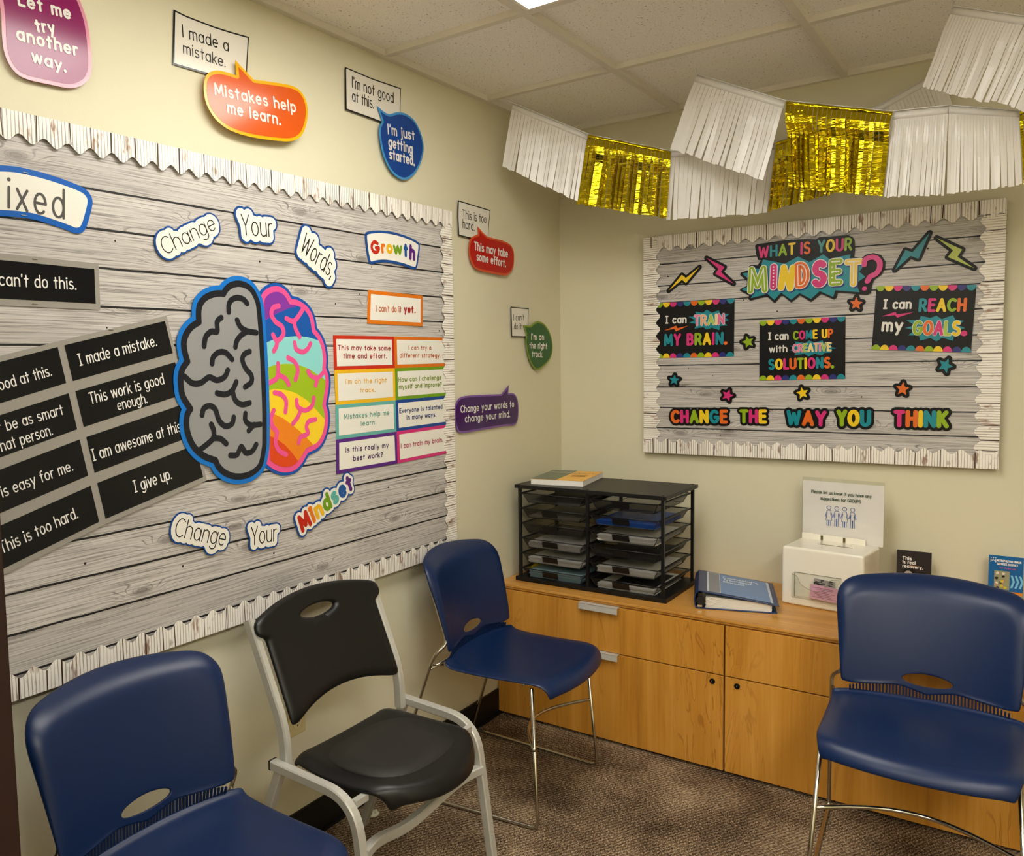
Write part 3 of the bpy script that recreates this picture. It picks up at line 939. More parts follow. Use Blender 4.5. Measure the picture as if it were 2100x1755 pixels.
for (c, r_), (lab, lines) in TXT.items():
    Q = SR if c else SL
    q = [quad(Q, 0, r_ / 4), quad(Q, 1, r_ / 4), quad(Q, 1, (r_ + 1) / 4), quad(Q, 0, (r_ + 1) / 4)]
    card(lab, C3, q, (.03, .11), M_cgrey, M_cblk, lines, WHITE, .05, quad(q, .5, .5), True, group='black phrase cards', d0=D0 + .0015 + .0002 * r_,
         staples=((665, 222),) if (c, r_) == (1, 0) else ())

# ---- left board: colourful cards
C6 = (660, 660, .193673)
CC = [('red', (206, 44, 18), [(118, 142), (762, 153), (771, 489), (130, 509)], [('This may take some', (165, 302), (723, 305), 60), ('time and effort.', (220, 389), (682, 389), 60)], (168, 30, 16)),
      ('orange', (226, 116, 14), [(763, 153), (1330, 166), (1332, 467), (772, 489)], [('I can try a', (914, 299), (1154, 297), 50), ('different strategy.', (820, 380), (1250, 378), 50)], (198, 92, 22)),
      ('yellow', (244, 192, 26), [(131, 510), (771, 490), (779, 829), (145, 879)], [("I'm on the right", (243, 660), (682, 642), 58), ('track.', (398, 748), (560, 742), 52)], (236, 180, 60)),
      ('green', (112, 160, 14), [(772, 490), (1332, 468), (1338, 778), (780, 828)], [('How can I challenge', (808, 639), (1260, 612), 54), ('myself and improve?', (810, 714), (1264, 684), 54)], (122, 150, 24)),
      ('teal', (100, 180, 172), [(146, 880), (779, 830), (789, 1161), (150, 1246)], [('Mistakes help me', (228, 1034), (709, 986), 60), ('learn.', (408, 1102), (569, 1086), 54)], (104, 168, 150)),
      ('blue', (8, 68, 148), [(780, 829), (1338, 779), (1340, 1084), (789, 1160)], [('Everyone is talented', (816, 970), (1272, 920), 54), ('in many ways.', (892, 1040), (1204, 1003), 54)], (12, 50, 122)),
      ('purple', (88, 28, 132), [(151, 1247), (789, 1161), (802, 1498), (153, 1612)], [('Is this really my', (247, 1386), (702, 1332), 60), ('best work?', (326, 1475), (642, 1430), 60)], (66, 24, 96)),
      ('pink', (216, 44, 122), [(790, 1160), (1340, 1085), (1342, 1388), (803, 1498)], [('I can train my brain.', (832, 1342), (1277, 1270), 54)], (178, 26, 78))]
for nm, col, q, lines, tc_ in CC:
    first = lines[0][0].lower().replace("'", ' a').replace('i am', 'I am')
    card('%s edged white card beginning %s' % (nm, first), C6, q, (.042, .105), ink(*col), WPR, lines, ink(*tc_), .085, quad(q, .5, .5), group='colourful phrase cards')
C4 = (300, 400, .341969)
s = card('single orange edged card reading I cannot do it yet', C4, [(1330, 568), (1657, 603), (1657, 787), (1324, 770)], (.045, .115), ink(228, 122, 20), WPR,
         [("I can't do it", (1374, 700), (1528, 705), 42)], ink(196, 96, 36), .08, (1490, 680))
s.text([('yet', (1542, 706), (1600, 708), 46)], ink(176, 22, 18), .11); s.text([('.', (1603, 708), (1612, 709), 46)], ink(196, 96, 36), .08)

# ---- brain halves
BR_G = [(705, 1500), (704, 1250), (688, 900), (672, 690), (656, 620), (620, 560), (565, 533), (515, 537), (478, 562), (460, 592), (420, 590), (365, 607), (328, 640), (311, 690), (312, 762), (268, 790), (238, 830), (222, 880), (226, 935), (244, 998), (215, 1040), (203, 1090), (205, 1150), (217, 1210), (262, 1282), (243, 1315), (237, 1370), (246, 1430), (270, 1490), (305, 1535), (350, 1568), (412, 1590), (432, 1632), (475, 1668), (530, 1686), (590, 1682), (642, 1658), (684, 1610)]
GS = [[(490, 700), (490, 660), (505, 630), (540, 615), (578, 625), (600, 650)], [(540, 750), (560, 790), (600, 815), (655, 825)], [(530, 910), (540, 870), (570, 835), (600, 818)],
      [(445, 735), (420, 760), (420, 818), (385, 818), (352, 850), (342, 905)], [(390, 1010), (397, 972), (430, 943), (472, 945), (510, 985)],
      [(615, 938), (582, 955), (572, 990), (592, 1040), (625, 1080), (625, 1122), (588, 1150)], [(226, 1088), (270, 1127), (322, 1126), (372, 1092), (420, 1110), (465, 1090), (484, 1050)],
      [(420, 1187), (470, 1195), (512, 1170), (535, 1120)], [(512, 1172), (530, 1230), (570, 1256), (615, 1245)], [(330, 1318), (340, 1280), (375, 1263), (410, 1285), (432, 1350), (470, 1385), (510, 1370), (520, 1332)],
      [(590, 1310), (590, 1350), (622, 1378), (680, 1374)], [(642, 1376), (610, 1412)], [(385, 1375), (400, 1412), (395, 1460), (350, 1502), (316, 1528)], [(396, 1458), (440, 1460), (475, 1490)],
      [(500, 1560), (540, 1556), (565, 1508), (592, 1545), (630, 1536), (655, 1495)]]
BR_C = [(692, 640), (702, 602), (740, 570), (790, 564), (832, 590), (862, 640), (900, 645), (950, 676), (985, 730), (1001, 815), (1032, 852), (1056, 910), (1066, 980), (1062, 1042), (1078, 1082), (1081, 1140), (1072, 1205), (1062, 1258), (1076, 1310), (1075, 1380), (1056, 1450), (1022, 1500), (962, 1530), (942, 1562), (920, 1600), (880, 1636), (820, 1646), (770, 1630), (728, 1600), (722, 1450), (716, 1300), (706, 1000), (694, 800)]
CS = [[(790, 665), (757, 675), (745, 715), (770, 760), (810, 790), (816, 838), (780, 873), (755, 838)], [(780, 873), (776, 905), (760, 935)], [(835, 740), (880, 756), (922, 705), (936, 676)], [(882, 758), (890, 802), (915, 850)],
      [(885, 885), (896, 925), (935, 940), (965, 920), (980, 890)], [(845, 975), (885, 1000), (905, 1050), (890, 1105)], [(716, 1132), (770, 1105), (785, 1070), (785, 1010)], [(785, 1076), (830, 1100), (850, 1135)],
      [(965, 1055), (985, 1085), (1022, 1095), (1050, 1072), (1066, 1048)], [(1022, 1095), (1012, 1140)], [(765, 1185), (805, 1195), (834, 1235), (830, 1300)], [(897, 1230), (905, 1270), (950, 1290), (990, 1262), (1000, 1215)], [(922, 1282), (905, 1330), (875, 1370)],
      [(760, 1290), (742, 1340), (755, 1390), (780, 1422), (770, 1480), (790, 1530), (835, 1555)], [(1010, 1345), (970, 1356), (956, 1390), (965, 1430), (922, 1450), (910, 1485)]]


def sharp_crom(pts, notch, n=4):
    """smooth closed curve with sharp notches at the given indices"""
    out = []; idx = sorted(notch); N = len(pts)
    for a, b_ in zip(idx, idx[1:] + [idx[0] + N]):
        seg = [pts[i % N] for i in range(a, b_ + 1)]
        out += crom(seg, n)[:-1]
    return out

s = Sign('brain_cutout', 'rainbow coloured right brain half with pink folds on the large board', 'cutout sign', LW, D0, (850, 1100), C4)
ol = s.pl(sharp_crom(BR_C, [0, 5, 9, 13, 17, 22, 28]))
s.slab('border', grow(ol, .0165, .002), .0015, ink(8, 84, 176))
s.flat('fold_lines', grow(ol, .0078, .002), ink(240, 84, 152))
gx, gy, P = grid(ol, .01, .002)
reg = sdf_poly(P, ol) - .0078
bands = [None, [(600, 800), (690, 766), (720, 745), (780, 710), (850, 680), (920, 662), (1200, 640)], [(600, 950), (700, 892), (760, 865), (830, 850), (900, 845), (960, 850), (1010, 865), (1200, 930)],
         [(600, 1090), (700, 1042), (760, 1020), (830, 1010), (900, 1015), (970, 1040), (1030, 1080), (1200, 1200)], [(600, 1240), (700, 1182), (760, 1162), (820, 1165), (890, 1185), (960, 1230), (1010, 1280), (1200, 1500)],
         [(600, 1290), (715, 1300), (760, 1310), (820, 1340), (880, 1385), (940, 1435), (1010, 1510), (1200, 1700)], [(600, 1400), (725, 1440), (780, 1462), (830, 1500), (870, 1545), (905, 1592), (1000, 1700), (1200, 1800)]]
bc = [(132, 54, 164), (12, 88, 176), (142, 218, 216), (160, 194, 28), (252, 214, 40), (242, 136, 26), (226, 72, 20)]
loops = []; idx = []
for k, bd in enumerate(bands):
    F_ = reg
    if bd:
        q = s.pl(bd); F_ = np.minimum(reg, np.interp(P[0], [a for a, _ in q], [c for _, c in q]) - P[1])
    for L in contour(F_, gx, gy): loops.append(L); idx.append(k)
s.flat('colour_fields', loops, None, mats=[ink(*c) for c in bc], idx=idx)
s.flat('folds', fat([(crom(s.pl(q), 5), 0) for q in CS], .0072, .0016), ink(240, 84, 152))
s = Sign('brain_cutout', 'plain grey left brain half with black folds on the large board', 'cutout sign', LW, D0 + .004, (460, 1100), C4)
ol = s.pl(sharp_crom(BR_G, [9, 14, 19, 24, 31, 0]))
s.slab('border', grow(ol, .0205, .002), .0015, ink(14, 118, 208))
s.flat('outline', grow(ol, .0085, .002), ink(22, 26, 36))
s.flat('grey_field', grow(ol, -.0085, .002), ink(150, 151, 152, .4))
s.flat('folds', fat([(crom(s.pl(q), 5), 0) for q in GS], .0078, .0016), ink(22, 26, 36))

# ---- word cutouts
def cutout(label, plane, conv, lines, d0, at, r, mats, pads, seq=None, gap=None, mat=None, white=None):
    """cloud shaped cutout that follows its lettering; pads = [(extra radius, material, part)] outermost first"""
    s = Sign('word_cutout', label, 'cutout sign', plane, d0, at, conv)
    st = []
    for ln in lines:
        q, H = s.place(*ln, r=r, gap=gap); st += [(p, c) for _, p, c in q]
    for k, (pad, mt, nm) in enumerate(pads):
        L = fat(st, pad * H, max(.0012, min(.003, pad * H / 8)))
        if k == 0: s.slab(nm, L, .0015, mt)
        else: s.flat(nm, L, mt)
    s.text(lines, mat, r, seq=seq, gap=gap)
    return s

PB = [(.46, BLUE2, 'border'), (.355, WPR, 'panel')]
D1 = D0 + .002
cutout('white cloud cutout with the slanting word change, upper left', LW, C4, [('Change', (112, 362), (420, 205), 108)], D1, (240, 240), .03, None, PB, mat=DKT)
cutout('white cloud cutout with the word your, at the top of the large board', LW, C4, [('Your', (572, 242), (756, 254), 125)], D1, (660, 190), .03, None, [(.41, BLUE2, 'border'), (.31, WPR, 'panel')], mat=DKT)
cutout('white cloud cutout with the word words, sloping down to the right', LW, C4, [('Words,', (915, 333), (1102, 500), 102)], D1, (1010, 370), .03, None, [(.42, BLUE2, 'border'), (.32, WPR, 'panel')], mat=DKT)
C5 = (330, 950, .3)
cutout('white cloud cutout with the word change, below the brain halves', LW, C5, [('Change', (82, 498), (428, 566), 135)], D1, (250, 480), .03, None, [(.37, BLUE2, 'border'), (.29, WPR, 'panel')], mat=DKT)
cutout('white cloud cutout with the word your, below the brain halves', LW, C5, [('Your', (612, 562), (788, 530), 124)], D1, (700, 500), .03, None, [(.37, BLUE2, 'border'), (.28, WPR, 'panel')], mat=DKT)
RBW = [ink(196, 38, 18), ink(232, 120, 24), ink(244, 188, 32), ink(112, 158, 20), ink(92, 180, 170), ink(16, 84, 160), ink(92, 30, 128)]
cutout('white cutout with the rainbow lettered word mindset, rising to the right', LW, C5, [('Mindset', (962, 480), (1318, 172), 106)], D1, (1130, 310), .12, None, [(.36, BLUE2, 'border'), (.27, WPR, 'panel')], seq=RBW)
s = Sign('banner_cutout', 'small arched banner reading growth in rainbow letters', 'cutout sign', LW, D0, (1470, 330), C4)
out = s.pl(crom([(1311, 240), (1326, 219), (1400, 212), (1480, 222), (1560, 246), (1620, 276), (1638, 302), (1632, 370), (1621, 434), (1600, 445), (1540, 424), (1450, 405), (1390, 405), (1346, 415), (1330, 390), (1316, 310)], 4, True))
s.slab('border', [out], .0015, BLUE2); s.flat('panel', grow(out, -.0085, .0015), WPR)
gm = [RBW[0], RBW[1], RBW[2], RBW[3], RBW[5], RBW[6]]
m = MB(); s.d += .0005
for k, (ch, p0, p1, h) in enumerate((('G', (1344, 355), (1398, 356), 84), ('r', (1408, 352), (1432, 352), 80), ('o', (1437, 352), (1476, 354), 78), ('w', (1478, 358), (1534, 362), 78), ('t', (1540, 372), (1566, 376), 84), ('h', (1572, 388), (1609, 398), 86))):
    st, H = s.place(ch, p0, p1, h, r=.13); m.mi = k
    s.strokes([(p, c) for _, p, c in st], .13 * H, m)
m.build('lettering', gm, s.o)
# ---------------------------------------------------------------- right board
E0 = RB_D + .0005
D3 = (1340, 580, .333333)
DOTS = [LIME, YEL, PNK, NAVY, TEAL, ORG_, LIME, YEL, PNK, NAVY, TEAL]
M_pblk = pm('poster_black', (13, 12, 13), .34, spec=.3)


def burst(cx, cy, rx, ry, n, seed, inner=.72):
    rnd = random.Random(seed); out = []
    for k in range(n * 2):
        a = PI * k / n
        q = (1.0 if k % 2 == 0 else inner) * rnd.uniform(.92, 1.08)
        # squarish spread so that the points follow a long word
        ca, sa = math.cos(a), math.sin(a)
        f = 1 / max(abs(ca), abs(sa)) ** .55
        out.append((cx + rx * q * f * ca, cy - ry * q * f * sa))
    return out


def poster(label, q, at, d0, tilt=None):
    s = Sign('mini_poster', label, 'poster', BW, d0, at, D3, tilt)
    Q = s.pl(q)
    s.slab('sheet', [Q], .0008, M_pblk)
    for side in (0, 1):
        loops = []; idx = []
        for k in range(11):
            c = (k + .5) / 11; L = []
            for j in range(13):
                a = PI * j / 12
                u = c + .047 * math.cos(a); v = .082 * math.sin(a)
                L.append(quad(Q, u, v if side == 0 else 1 - v))
            loops.append(L); idx.append(k)
        s.flat('scallop_row', loops, None, mats=DOTS, idx=idx)
    return s

PAST = [ink(240, 130, 170), ink(244, 180, 140), ink(176, 206, 74), ink(250, 226, 140), ink(238, 110, 160)]
s = poster('black poster reading I can train my brain', [(18, 126), (500, 97), (495, 452), (18, 463)], (270, 280), E0)
s.flat('burst', [s.pl(burst(348, 228, 126, 62, 11, 1))], TEAL); s.flat('bolt', [s.pl([(68, 294), (142, 263), (150, 279), (216, 264), (140, 299), (130, 283)])], ORG_)
s.text([('I can', (74, 252), (206, 249), 50)], WHITE, .085, serif=True); T_ = [('TRAIN', (252, 266), (440, 256), 68)]; s.text(T_, WHITE, .085, name='letter_outline', ro=.035); s.text(T_, None, .085, seq=PAST)
s.text([('MY BRAIN.', (68, 390), (456, 380), 76)], None, .105, seq=[TEAL, PNK, PNK, LIME, YEL, PNK, TEAL, ORG_, LIME])
s = poster('black poster reading I can come up with creative solutions', [(653, 235), (1182, 207), (1180, 590), (652, 600)], (920, 400), E0)
s.flat('burst', [s.pl(burst(978, 402, 140, 47, 11, 2))], TEAL)
s.text([('I can', (706, 354), (833, 350), 50)], WHITE, .085, serif=True); s.text([('with', (713, 430), (826, 425), 44)], WHITE, .085)
s.text([('COME UP', (860, 352), (1108, 338), 56)], None, .1, seq=[LIME, PNK, TEAL, YEL, YEL, ORG_, LIME])
T_ = [('CREATIVE', (858, 429), (1098, 419), 52)]; s.text(T_, WHITE, .085, name='letter_outline', ro=.035); s.text(T_, None, .085, seq=[PAST[0], PAST[0], PAST[2], PAST[3], PAST[1], PAST[4], PAST[2], PAST[3]])
s.text([('SOLUTIONS.', (710, 537), (1113, 525), 70)], None, .105, seq=[TEAL, YEL, PNK, ORG_, LIME, YEL, PNK, TEAL, ORG_, LIME])
s = poster('black poster reading I can reach my goals, tilted at right', [(1372, 20), (1988, 12), (1953, 428), (1343, 410)], (1660, 220), E0 + .001, (.0, -.012))
s.flat('burst', [s.pl(burst(1742, 277, 184, 82, 12, 3))], TEAL); s.flat('bolt', [s.pl([(1406, 206), (1490, 178), (1499, 193), (1600, 181), (1500, 214), (1487, 198)])], PNK)
s.text([('I can', (1412, 162), (1588, 161), 62)], WHITE, .09, serif=True); s.text([('my', (1402, 300), (1535, 303), 82)], WHITE, .09)
s.text([('REACH', (1630, 180), (1925, 178), 84)], None, .1, seq=[TEAL, PNK, YEL, LIME, ORG_])
T_ = [('GOALS', (1592, 322), (1888, 327), 92)]; s.text(T_, WHITE, .09, name='letter_outline', ro=.03); s.text(T_, None, .09, seq=[LIME, ORG_, PNK, PAST[2], YEL]); s.text([('.', (1898, 325), (1925, 325), 90)], PNK, .14)

WORDS = [('CHANGE', (108, 864), (460, 866), 84, [ORG_, PNK, LIME, YEL, TEAL, ORG_], 'black edged cutout word change, first of the bottom row'), ('THE', (530, 864), (700, 866), 87, [LIME, PNK, YEL], 'black edged cutout word the, lime pink and yellow'),
         ('WAY', (818, 876), (1064, 884), 96, [TEAL, ORG_, PNK], 'black edged cutout word way, teal orange and pink'), ('YOU', (1126, 882), (1340, 886), 104, [LIME, YEL, TEAL], 'black edged cutout word you, lime yellow and teal'),
         ('THINK', (1476, 886), (1818, 894), 106, [PNK, ORG_, YEL, TEAL, LIME], 'black edged cutout word think, last of the bottom row')]
for wd, p0, p1, h, cols, lab in WORDS:
    cutout(lab, BW, D3, [(wd, p0, p1, h)], E0, ((p0[0] + p1[0]) / 2, p0[1] - h / 2), .115, None, [(.27, M_pblk, 'backing')], seq=cols)

D1C = (1300, 380, .380952)


def star(label, cx, cy, r_, col, rot):
    s = Sign('star_cutout', label, 'cutout star', BW, E0, (cx, cy), D1C)
    p = [(cx + (r_ if k % 2 == 0 else r_ * .46) * math.sin(rot + PI * k / 5), cy - (r_ if k % 2 == 0 else r_ * .46) * math.cos(rot + PI * k / 5)) for k in range(10)]
    P_ = s.pl(p)
    s.slab('backing', grow(P_, .0098, .0015), .0015, M_pblk); s.flat('star', [P_], col)

star('orange star cutout under the question mark of the title', 1197, 637, 36, ORG_, .05)
star('lime star cutout between two black posters', 615, 843, 34, LIME, -.3)
star('larger teal star cutout below the tilted poster at right', 1677, 970, 42, TEAL, .45)
star('small teal star cutout low at the left border', 218, 1048, 29, TEAL, .1)
star('pink star cutout above the word change', 505, 1130, 33, PNK, .35)
star('yellow star cutout above the word way', 908, 1118, 34, YEL, -.2)
star('orange star cutout above the word think', 1447, 1096, 38, ORG_, .1)


def bolt(label, pts, conv, col, at):
    s = Sign('bolt_cutout', label, 'cutout bolt', BW, E0, at, conv)
    P_ = s.pl(pts)
    s.slab('backing', grow(P_, .0092, .0015), .0015, M_pblk); s.flat('bolt', [P_], col)

DB = (1340, 460, .190476)
bolt('yellow lightning bolt cutout at the upper left corner', [(165, 715), (308, 543), (352, 578), (497, 460), (352, 632), (310, 596)], DB, YEL, (330, 590))
bolt('pink lightning bolt cutout left of the title', [(572, 362), (768, 460), (728, 512), (865, 640), (668, 532), (703, 480)], DB, PNK, (710, 500))
bolt('teal lightning bolt cutout right of the title', [(1405, 456), (1462, 348), (1500, 360), (1592, 256), (1532, 396), (1490, 380)], D1C, TEAL, (1500, 360))
bolt('pale lime lightning bolt cutout at the upper right corner', [(1630, 283), (1768, 346), (1742, 384), (1832, 446), (1690, 386), (1718, 350)], D1C, ink(190, 205, 90), (1730, 365))

DT = (1500, 460, .161905)
s = Sign('title_cutout', 'black cutout title reading what is your mindset with a pink question mark', 'cutout sign', BW, E0 + .002, (1000, 600), DT)
bk = s.pl([(300, 270), (330, 248), (440, 235), (600, 210), (760, 195), (960, 185), (1070, 190), (1120, 160), (1300, 150), (1480, 135), (1535, 160), (1560, 210), (1566, 330), (1556, 412), (1660, 420), (1700, 385), (1800, 362), (1900, 390), (1950, 470), (1945, 560), (1900, 640), (1812, 700), (1790, 750), (1776, 800), (1765, 870), (1720, 895), (1640, 890), (1560, 880), (1350, 860), (1330, 930), (1300, 952), (1140, 880), (1010, 982), (870, 900), (760, 988), (640, 895), (550, 998), (450, 910), (240, 965), (215, 945), (225, 900), (110, 840), (110, 820), (195, 780), (200, 720), (110, 640), (120, 610), (220, 580), (225, 530), (260, 510), (330, 520), (375, 455), (340, 450), (315, 380)])
s.slab('backing', [bk], .0018, M_pblk)
s.flat('burst', [s.pl([(400, 445), (680, 500), (845, 408), (990, 478), (1165, 380), (1240, 440), (1510, 380), (1500, 440), (1680, 520), (1620, 600), (1695, 665), (1590, 740), (1600, 800), (1625, 860), (1320, 835), (1290, 920), (1120, 845), (1010, 945), (865, 870), (760, 955), (630, 865), (545, 958), (460, 880), (245, 935), (280, 880), (130, 825), (215, 780), (215, 690), (140, 625), (235, 605), (300, 560), (370, 560)])], TEAL)
s.text([('WHAT', (344, 432), (816, 386), 152)], None, .085, seq=[PNK, TEAL, LIME, YEL])
s.text([('IS', (872, 388), (1006, 376), 160)], None, .085, seq=[PNK, ORG_]); s.text([('YOUR', (1092, 366), (1532, 332), 164)], None, .085, seq=[ink(60, 150, 150), YEL, PNK, LIME])
MSET = [('M', (212, 880), (462, 862), 336, LIME, .1), ('I', (496, 830), (572, 826), 322, PNK, .12), ('N', (592, 836), (782, 845), 326, YEL, .11), ('D', (812, 818), (998, 800), 330, ORG_, .11), ('S', (1012, 804), (1208, 798), 346, PNK, .11), ('E', (1238, 782), (1412, 770), 336, LIME, .11), ('T', (1432, 794), (1664, 780), 342, ink(248, 214, 90), .1)]
m1 = MB(); m2 = MB(); m3 = MB(); mats = []
al = []
for ch, p0, p1, h, col, r_ in MSET:
    st, H = s.place(ch, p0, p1, h, r=r_)
    if col not in mats: mats.append(col)
    al.append(([(p, c) for _, p, c in st], H, col, r_))
sh = s.px(0, 0); sh2 = s.px(12, 14); dx, dy = sh2[0] - sh[0], sh2[1] - sh[1]
for st, H, col, r_ in al: s.strokes([([(a + dx, b_ + dy) for a, b_ in p], c) for p, c in st], (r_ + .02) * H, m3)
s.d += .0004
for st, H, col, r_ in al: s.strokes(st, (r_ + .028) * H, m1)
s.d += .0004
for st, H, col, r_ in al:
    m2.mi = mats.index(col); s.strokes(st, r_ * H, m2)
m3.build('letter_shadow', NAVY, s.o); m1.build('letter_outline', WHITE, s.o); m2.build('lettering', mats, s.o)
s.d += .0004; m = MB()
for k in (0, 3, 6):
    st, H, col, r_ = al[k]; s.strokes(st, .018 * H, m)
for k, n in ((1, 7), (5, 5)):
    st, H, col, r_ = al[k]
    for p, c in st:
        for j in range(n):
            t = j / (n - 1); a = Vector(p[0]) * (1 - t) + Vector(p[-1]) * t
            s.strokes([([tuple(a), (a.x + .0002, a.y)], 0)], .03 * H, m)
m.build('letter_inlay', WHITE, s.o)
s.d += .0004
q = crom([(1688, 512), (1698, 452), (1755, 422), (1825, 422), (1880, 478), (1878, 562), (1832, 628), (1762, 664), (1728, 722)], 5)
m = s.strokes([(s.pl(q), 0)], .0088); s.strokes([(s.pl([(1690, 815), (1691, 815)]), 0)], .0078, m); m.build('question_mark', ink(226, 60, 140), s.o)
# ---------------------------------------------------------------- blue stacking chairs
M_blue = pm('navy_polypropylene', (8, 32, 72), .36, spec=.45, bump=.1, bscale=900)
M_chrome = pm('chromed_steel_rod', (198, 192, 180), .16, 1.0)


def stacker(label, loc, rz):
    t = thing('stacking_chair', label, 'chair', loc, rz, 'navy stacking chairs', keep=False)
    # seat: profile from the rear edge to the waterfall front, bowed across
    prof = [(.112, .462), (.106, .455), (.097, .449), (.08, .445), (.04, .443), (-.02, .442), (-.10, .443), (-.165, .446), (-.205, .447), (-.232, .444), (-.248, .435), (-.256, .421), (-.259, .405)]
    NX = 24; V = []; F = []
    for j, (y, z) in enumerate(prof):
        f = max(0, (.1 - y) / .36)
        for i in range(NX + 1):
            s = -1 + 2 * i / NX
            hw = .232 - .012 * f
            if j >= 9: hw -= .005 * (j - 8) * abs(s) ** 6
            bow = .038 * f ** 2 * (1 - s * s)
            zz = z - (.008 * (1 - s * s) if 3 < j < 9 else 0) - .006 * max(0, abs(s) - .85) / .15
            V.append((s * hw, y - bow + (1, 1, 1, .8, .4, .15, 0, 0, 0, 0, 0, 0, 0)[j] * (.032 * (1 - s * s) - .018), zz))
    for j in range(len(prof) - 1):
        for i in range(NX):
            a = j * (NX + 1) + i; F.append((a, a + 1, a + NX + 2, a + NX + 1))
    m = MB(); m.smooth = True; m.add(V, F); m.build('seat', M_blue, t, solid=.007, off=-1, subd=1)

    # backrest: rings between the grip hole and the outline
    def surf(x, z):
        q = (z - .465) / .32
        y = .106 + .034 * q + .034 * q * q + .012 * max(0, q - .86) / .14 * 1.3
        y += .050 * (1 - (x / .235) ** 2) * (0.9 + .1 * q) - .033
        if q > .97: y += (q - .97) * .2
        return (x, y, z)

    def outl(a):
        # half outline as a superellipse-like rounded box, narrower at the bottom
        c, s_ = math.cos(a), math.sin(a)
        lo, hi = .001, .6
        for _ in range(34):
            r = (lo + hi) / 2; x, z = r * c, .515 + r * s_
            q = (z - .478) / .30
            hw = .208 + .026 * min(1, max(0, q) * 1.25) - .006 * max(0, q - .8) / .2
            top = .788 - .020 * (x / .23) ** 2
            bot = .466 + .029 * math.exp(-((abs(x) - .085) / .09) ** 2)
            # rounded upper corners
            okk = abs(x) < hw and bot < z < top
            rc = .04
            if abs(x) > hw - rc and z > top - rc: okk = okk and (abs(x) - hw + rc) ** 2 + (z - top + rc) ** 2 < rc * rc
            rb = .014
            if abs(x) > hw - rb and z < bot + rb: okk = okk and (abs(x) - hw + rb) ** 2 + (z - bot - rb) ** 2 < rb * rb
            if okk: lo = r
            else: hi = r
        return lo
    NA, NR = 96, 18; V = []; F = []
    for k in range(NA):
        a = 2 * PI * (k + .5) / NA; ro = outl(a)
        c, s_ = math.cos(a), math.sin(a)
        ri = 1 / math.sqrt((c / .060) ** 2 + (s_ / .0165) ** 2)
        for j in range(NR + 1):
            u = j / NR; u = u ** 1.25
            r = ri * (1 - u) + ro * u
            p = Vector(surf(r * c, .515 + r * s_))
            e_ = max(0.0, u - .86) / .14; up_ = min(1.0, max(0.0, (p.z - .52) / .2))
            p.y += (.004 + .024 * up_) * e_ ** 2     # turned-back rim
            V.append(p)
    for k in range(NA):
        for j in range(NR):
            a = k * (NR + 1) + j; b_ = ((k + 1) % NA) * (NR + 1) + j
            F.append((a, a + 1, b_ + 1, b_))
    m = MB(); m.smooth = True; m.add(V, F); m.build('backrest', M_blue, t, solid=.007, off=0, subd=1)
    # thin ribs between backrest and seat leave the vent slots open
    m = MB()
    for k in range(47):
        x = -.186 + .372 * k / 46
        top = .466 + .029 * math.exp(-((abs(x) - .085) / .09) ** 2) + .004
        a = Vector(surf(x, top)); b_ = Vector((x, .110 + .032 * (1 - (x / .215) ** 2) - .018, .455))
        m.bar(a, b_, .0042, .005, up=(0, 1, 0))
    m.tube([(-.212 + .424 * k / 16, .112 + .032 * (1 - (-1 + k / 8) ** 2) - .018, .457) for k in range(17)], .0045, 8)
    m.build('vent_ribs', M_blue, t)
    for sx in (-1, 1):
        P = [(sx * .214, .150, .70), (sx * .211, .118, .60), (sx * .205, .094, .515), (sx * .238, .118, .49), (sx * .241, .140, .445), (sx * .266, .288, .0075), (sx * .236, -.236, .0075), (sx * .209, -.206, .430)]
        m = MB(); m.tube(fillet(P, .026, 6), .0058, 10); m.build('side_frame', M_chrome, t)
        m = MB(); m.tube([(sx * .240, .136, .448), (sx * .214, .105, .446)], .004, 8); m.build('weld_tab', M_chrome, t)
    n = 16
    m = MB(); m.tube([(-.227 + .454 * k / n, -.221 + .105 * math.sin(PI * k / n), .245) for k in range(n + 1)], .0056, 10); m.build('front_brace', M_chrome, t)
    m = MB(); m.tube([(-.236, .142, .432), (.236, .142, .432)], .005, 8); m.tube([(-.205, -.175, .434), (.205, -.175, .434)], .005, 8); m.build('seat_rod', M_chrome, t)
    return t

sk = stacker('navy stacking chair beside the wooden cabinet in the room corner', (.304, -1.018, 0), R(93.0))
dup(sk, 'navy stacking chair at the left front, nearest the open door', (.384, -2.388, 0), R(90.0))
dup(sk, 'navy stacking chair at right, standing in front of the cabinet', (1.507, -.880, 0), R(1.6))

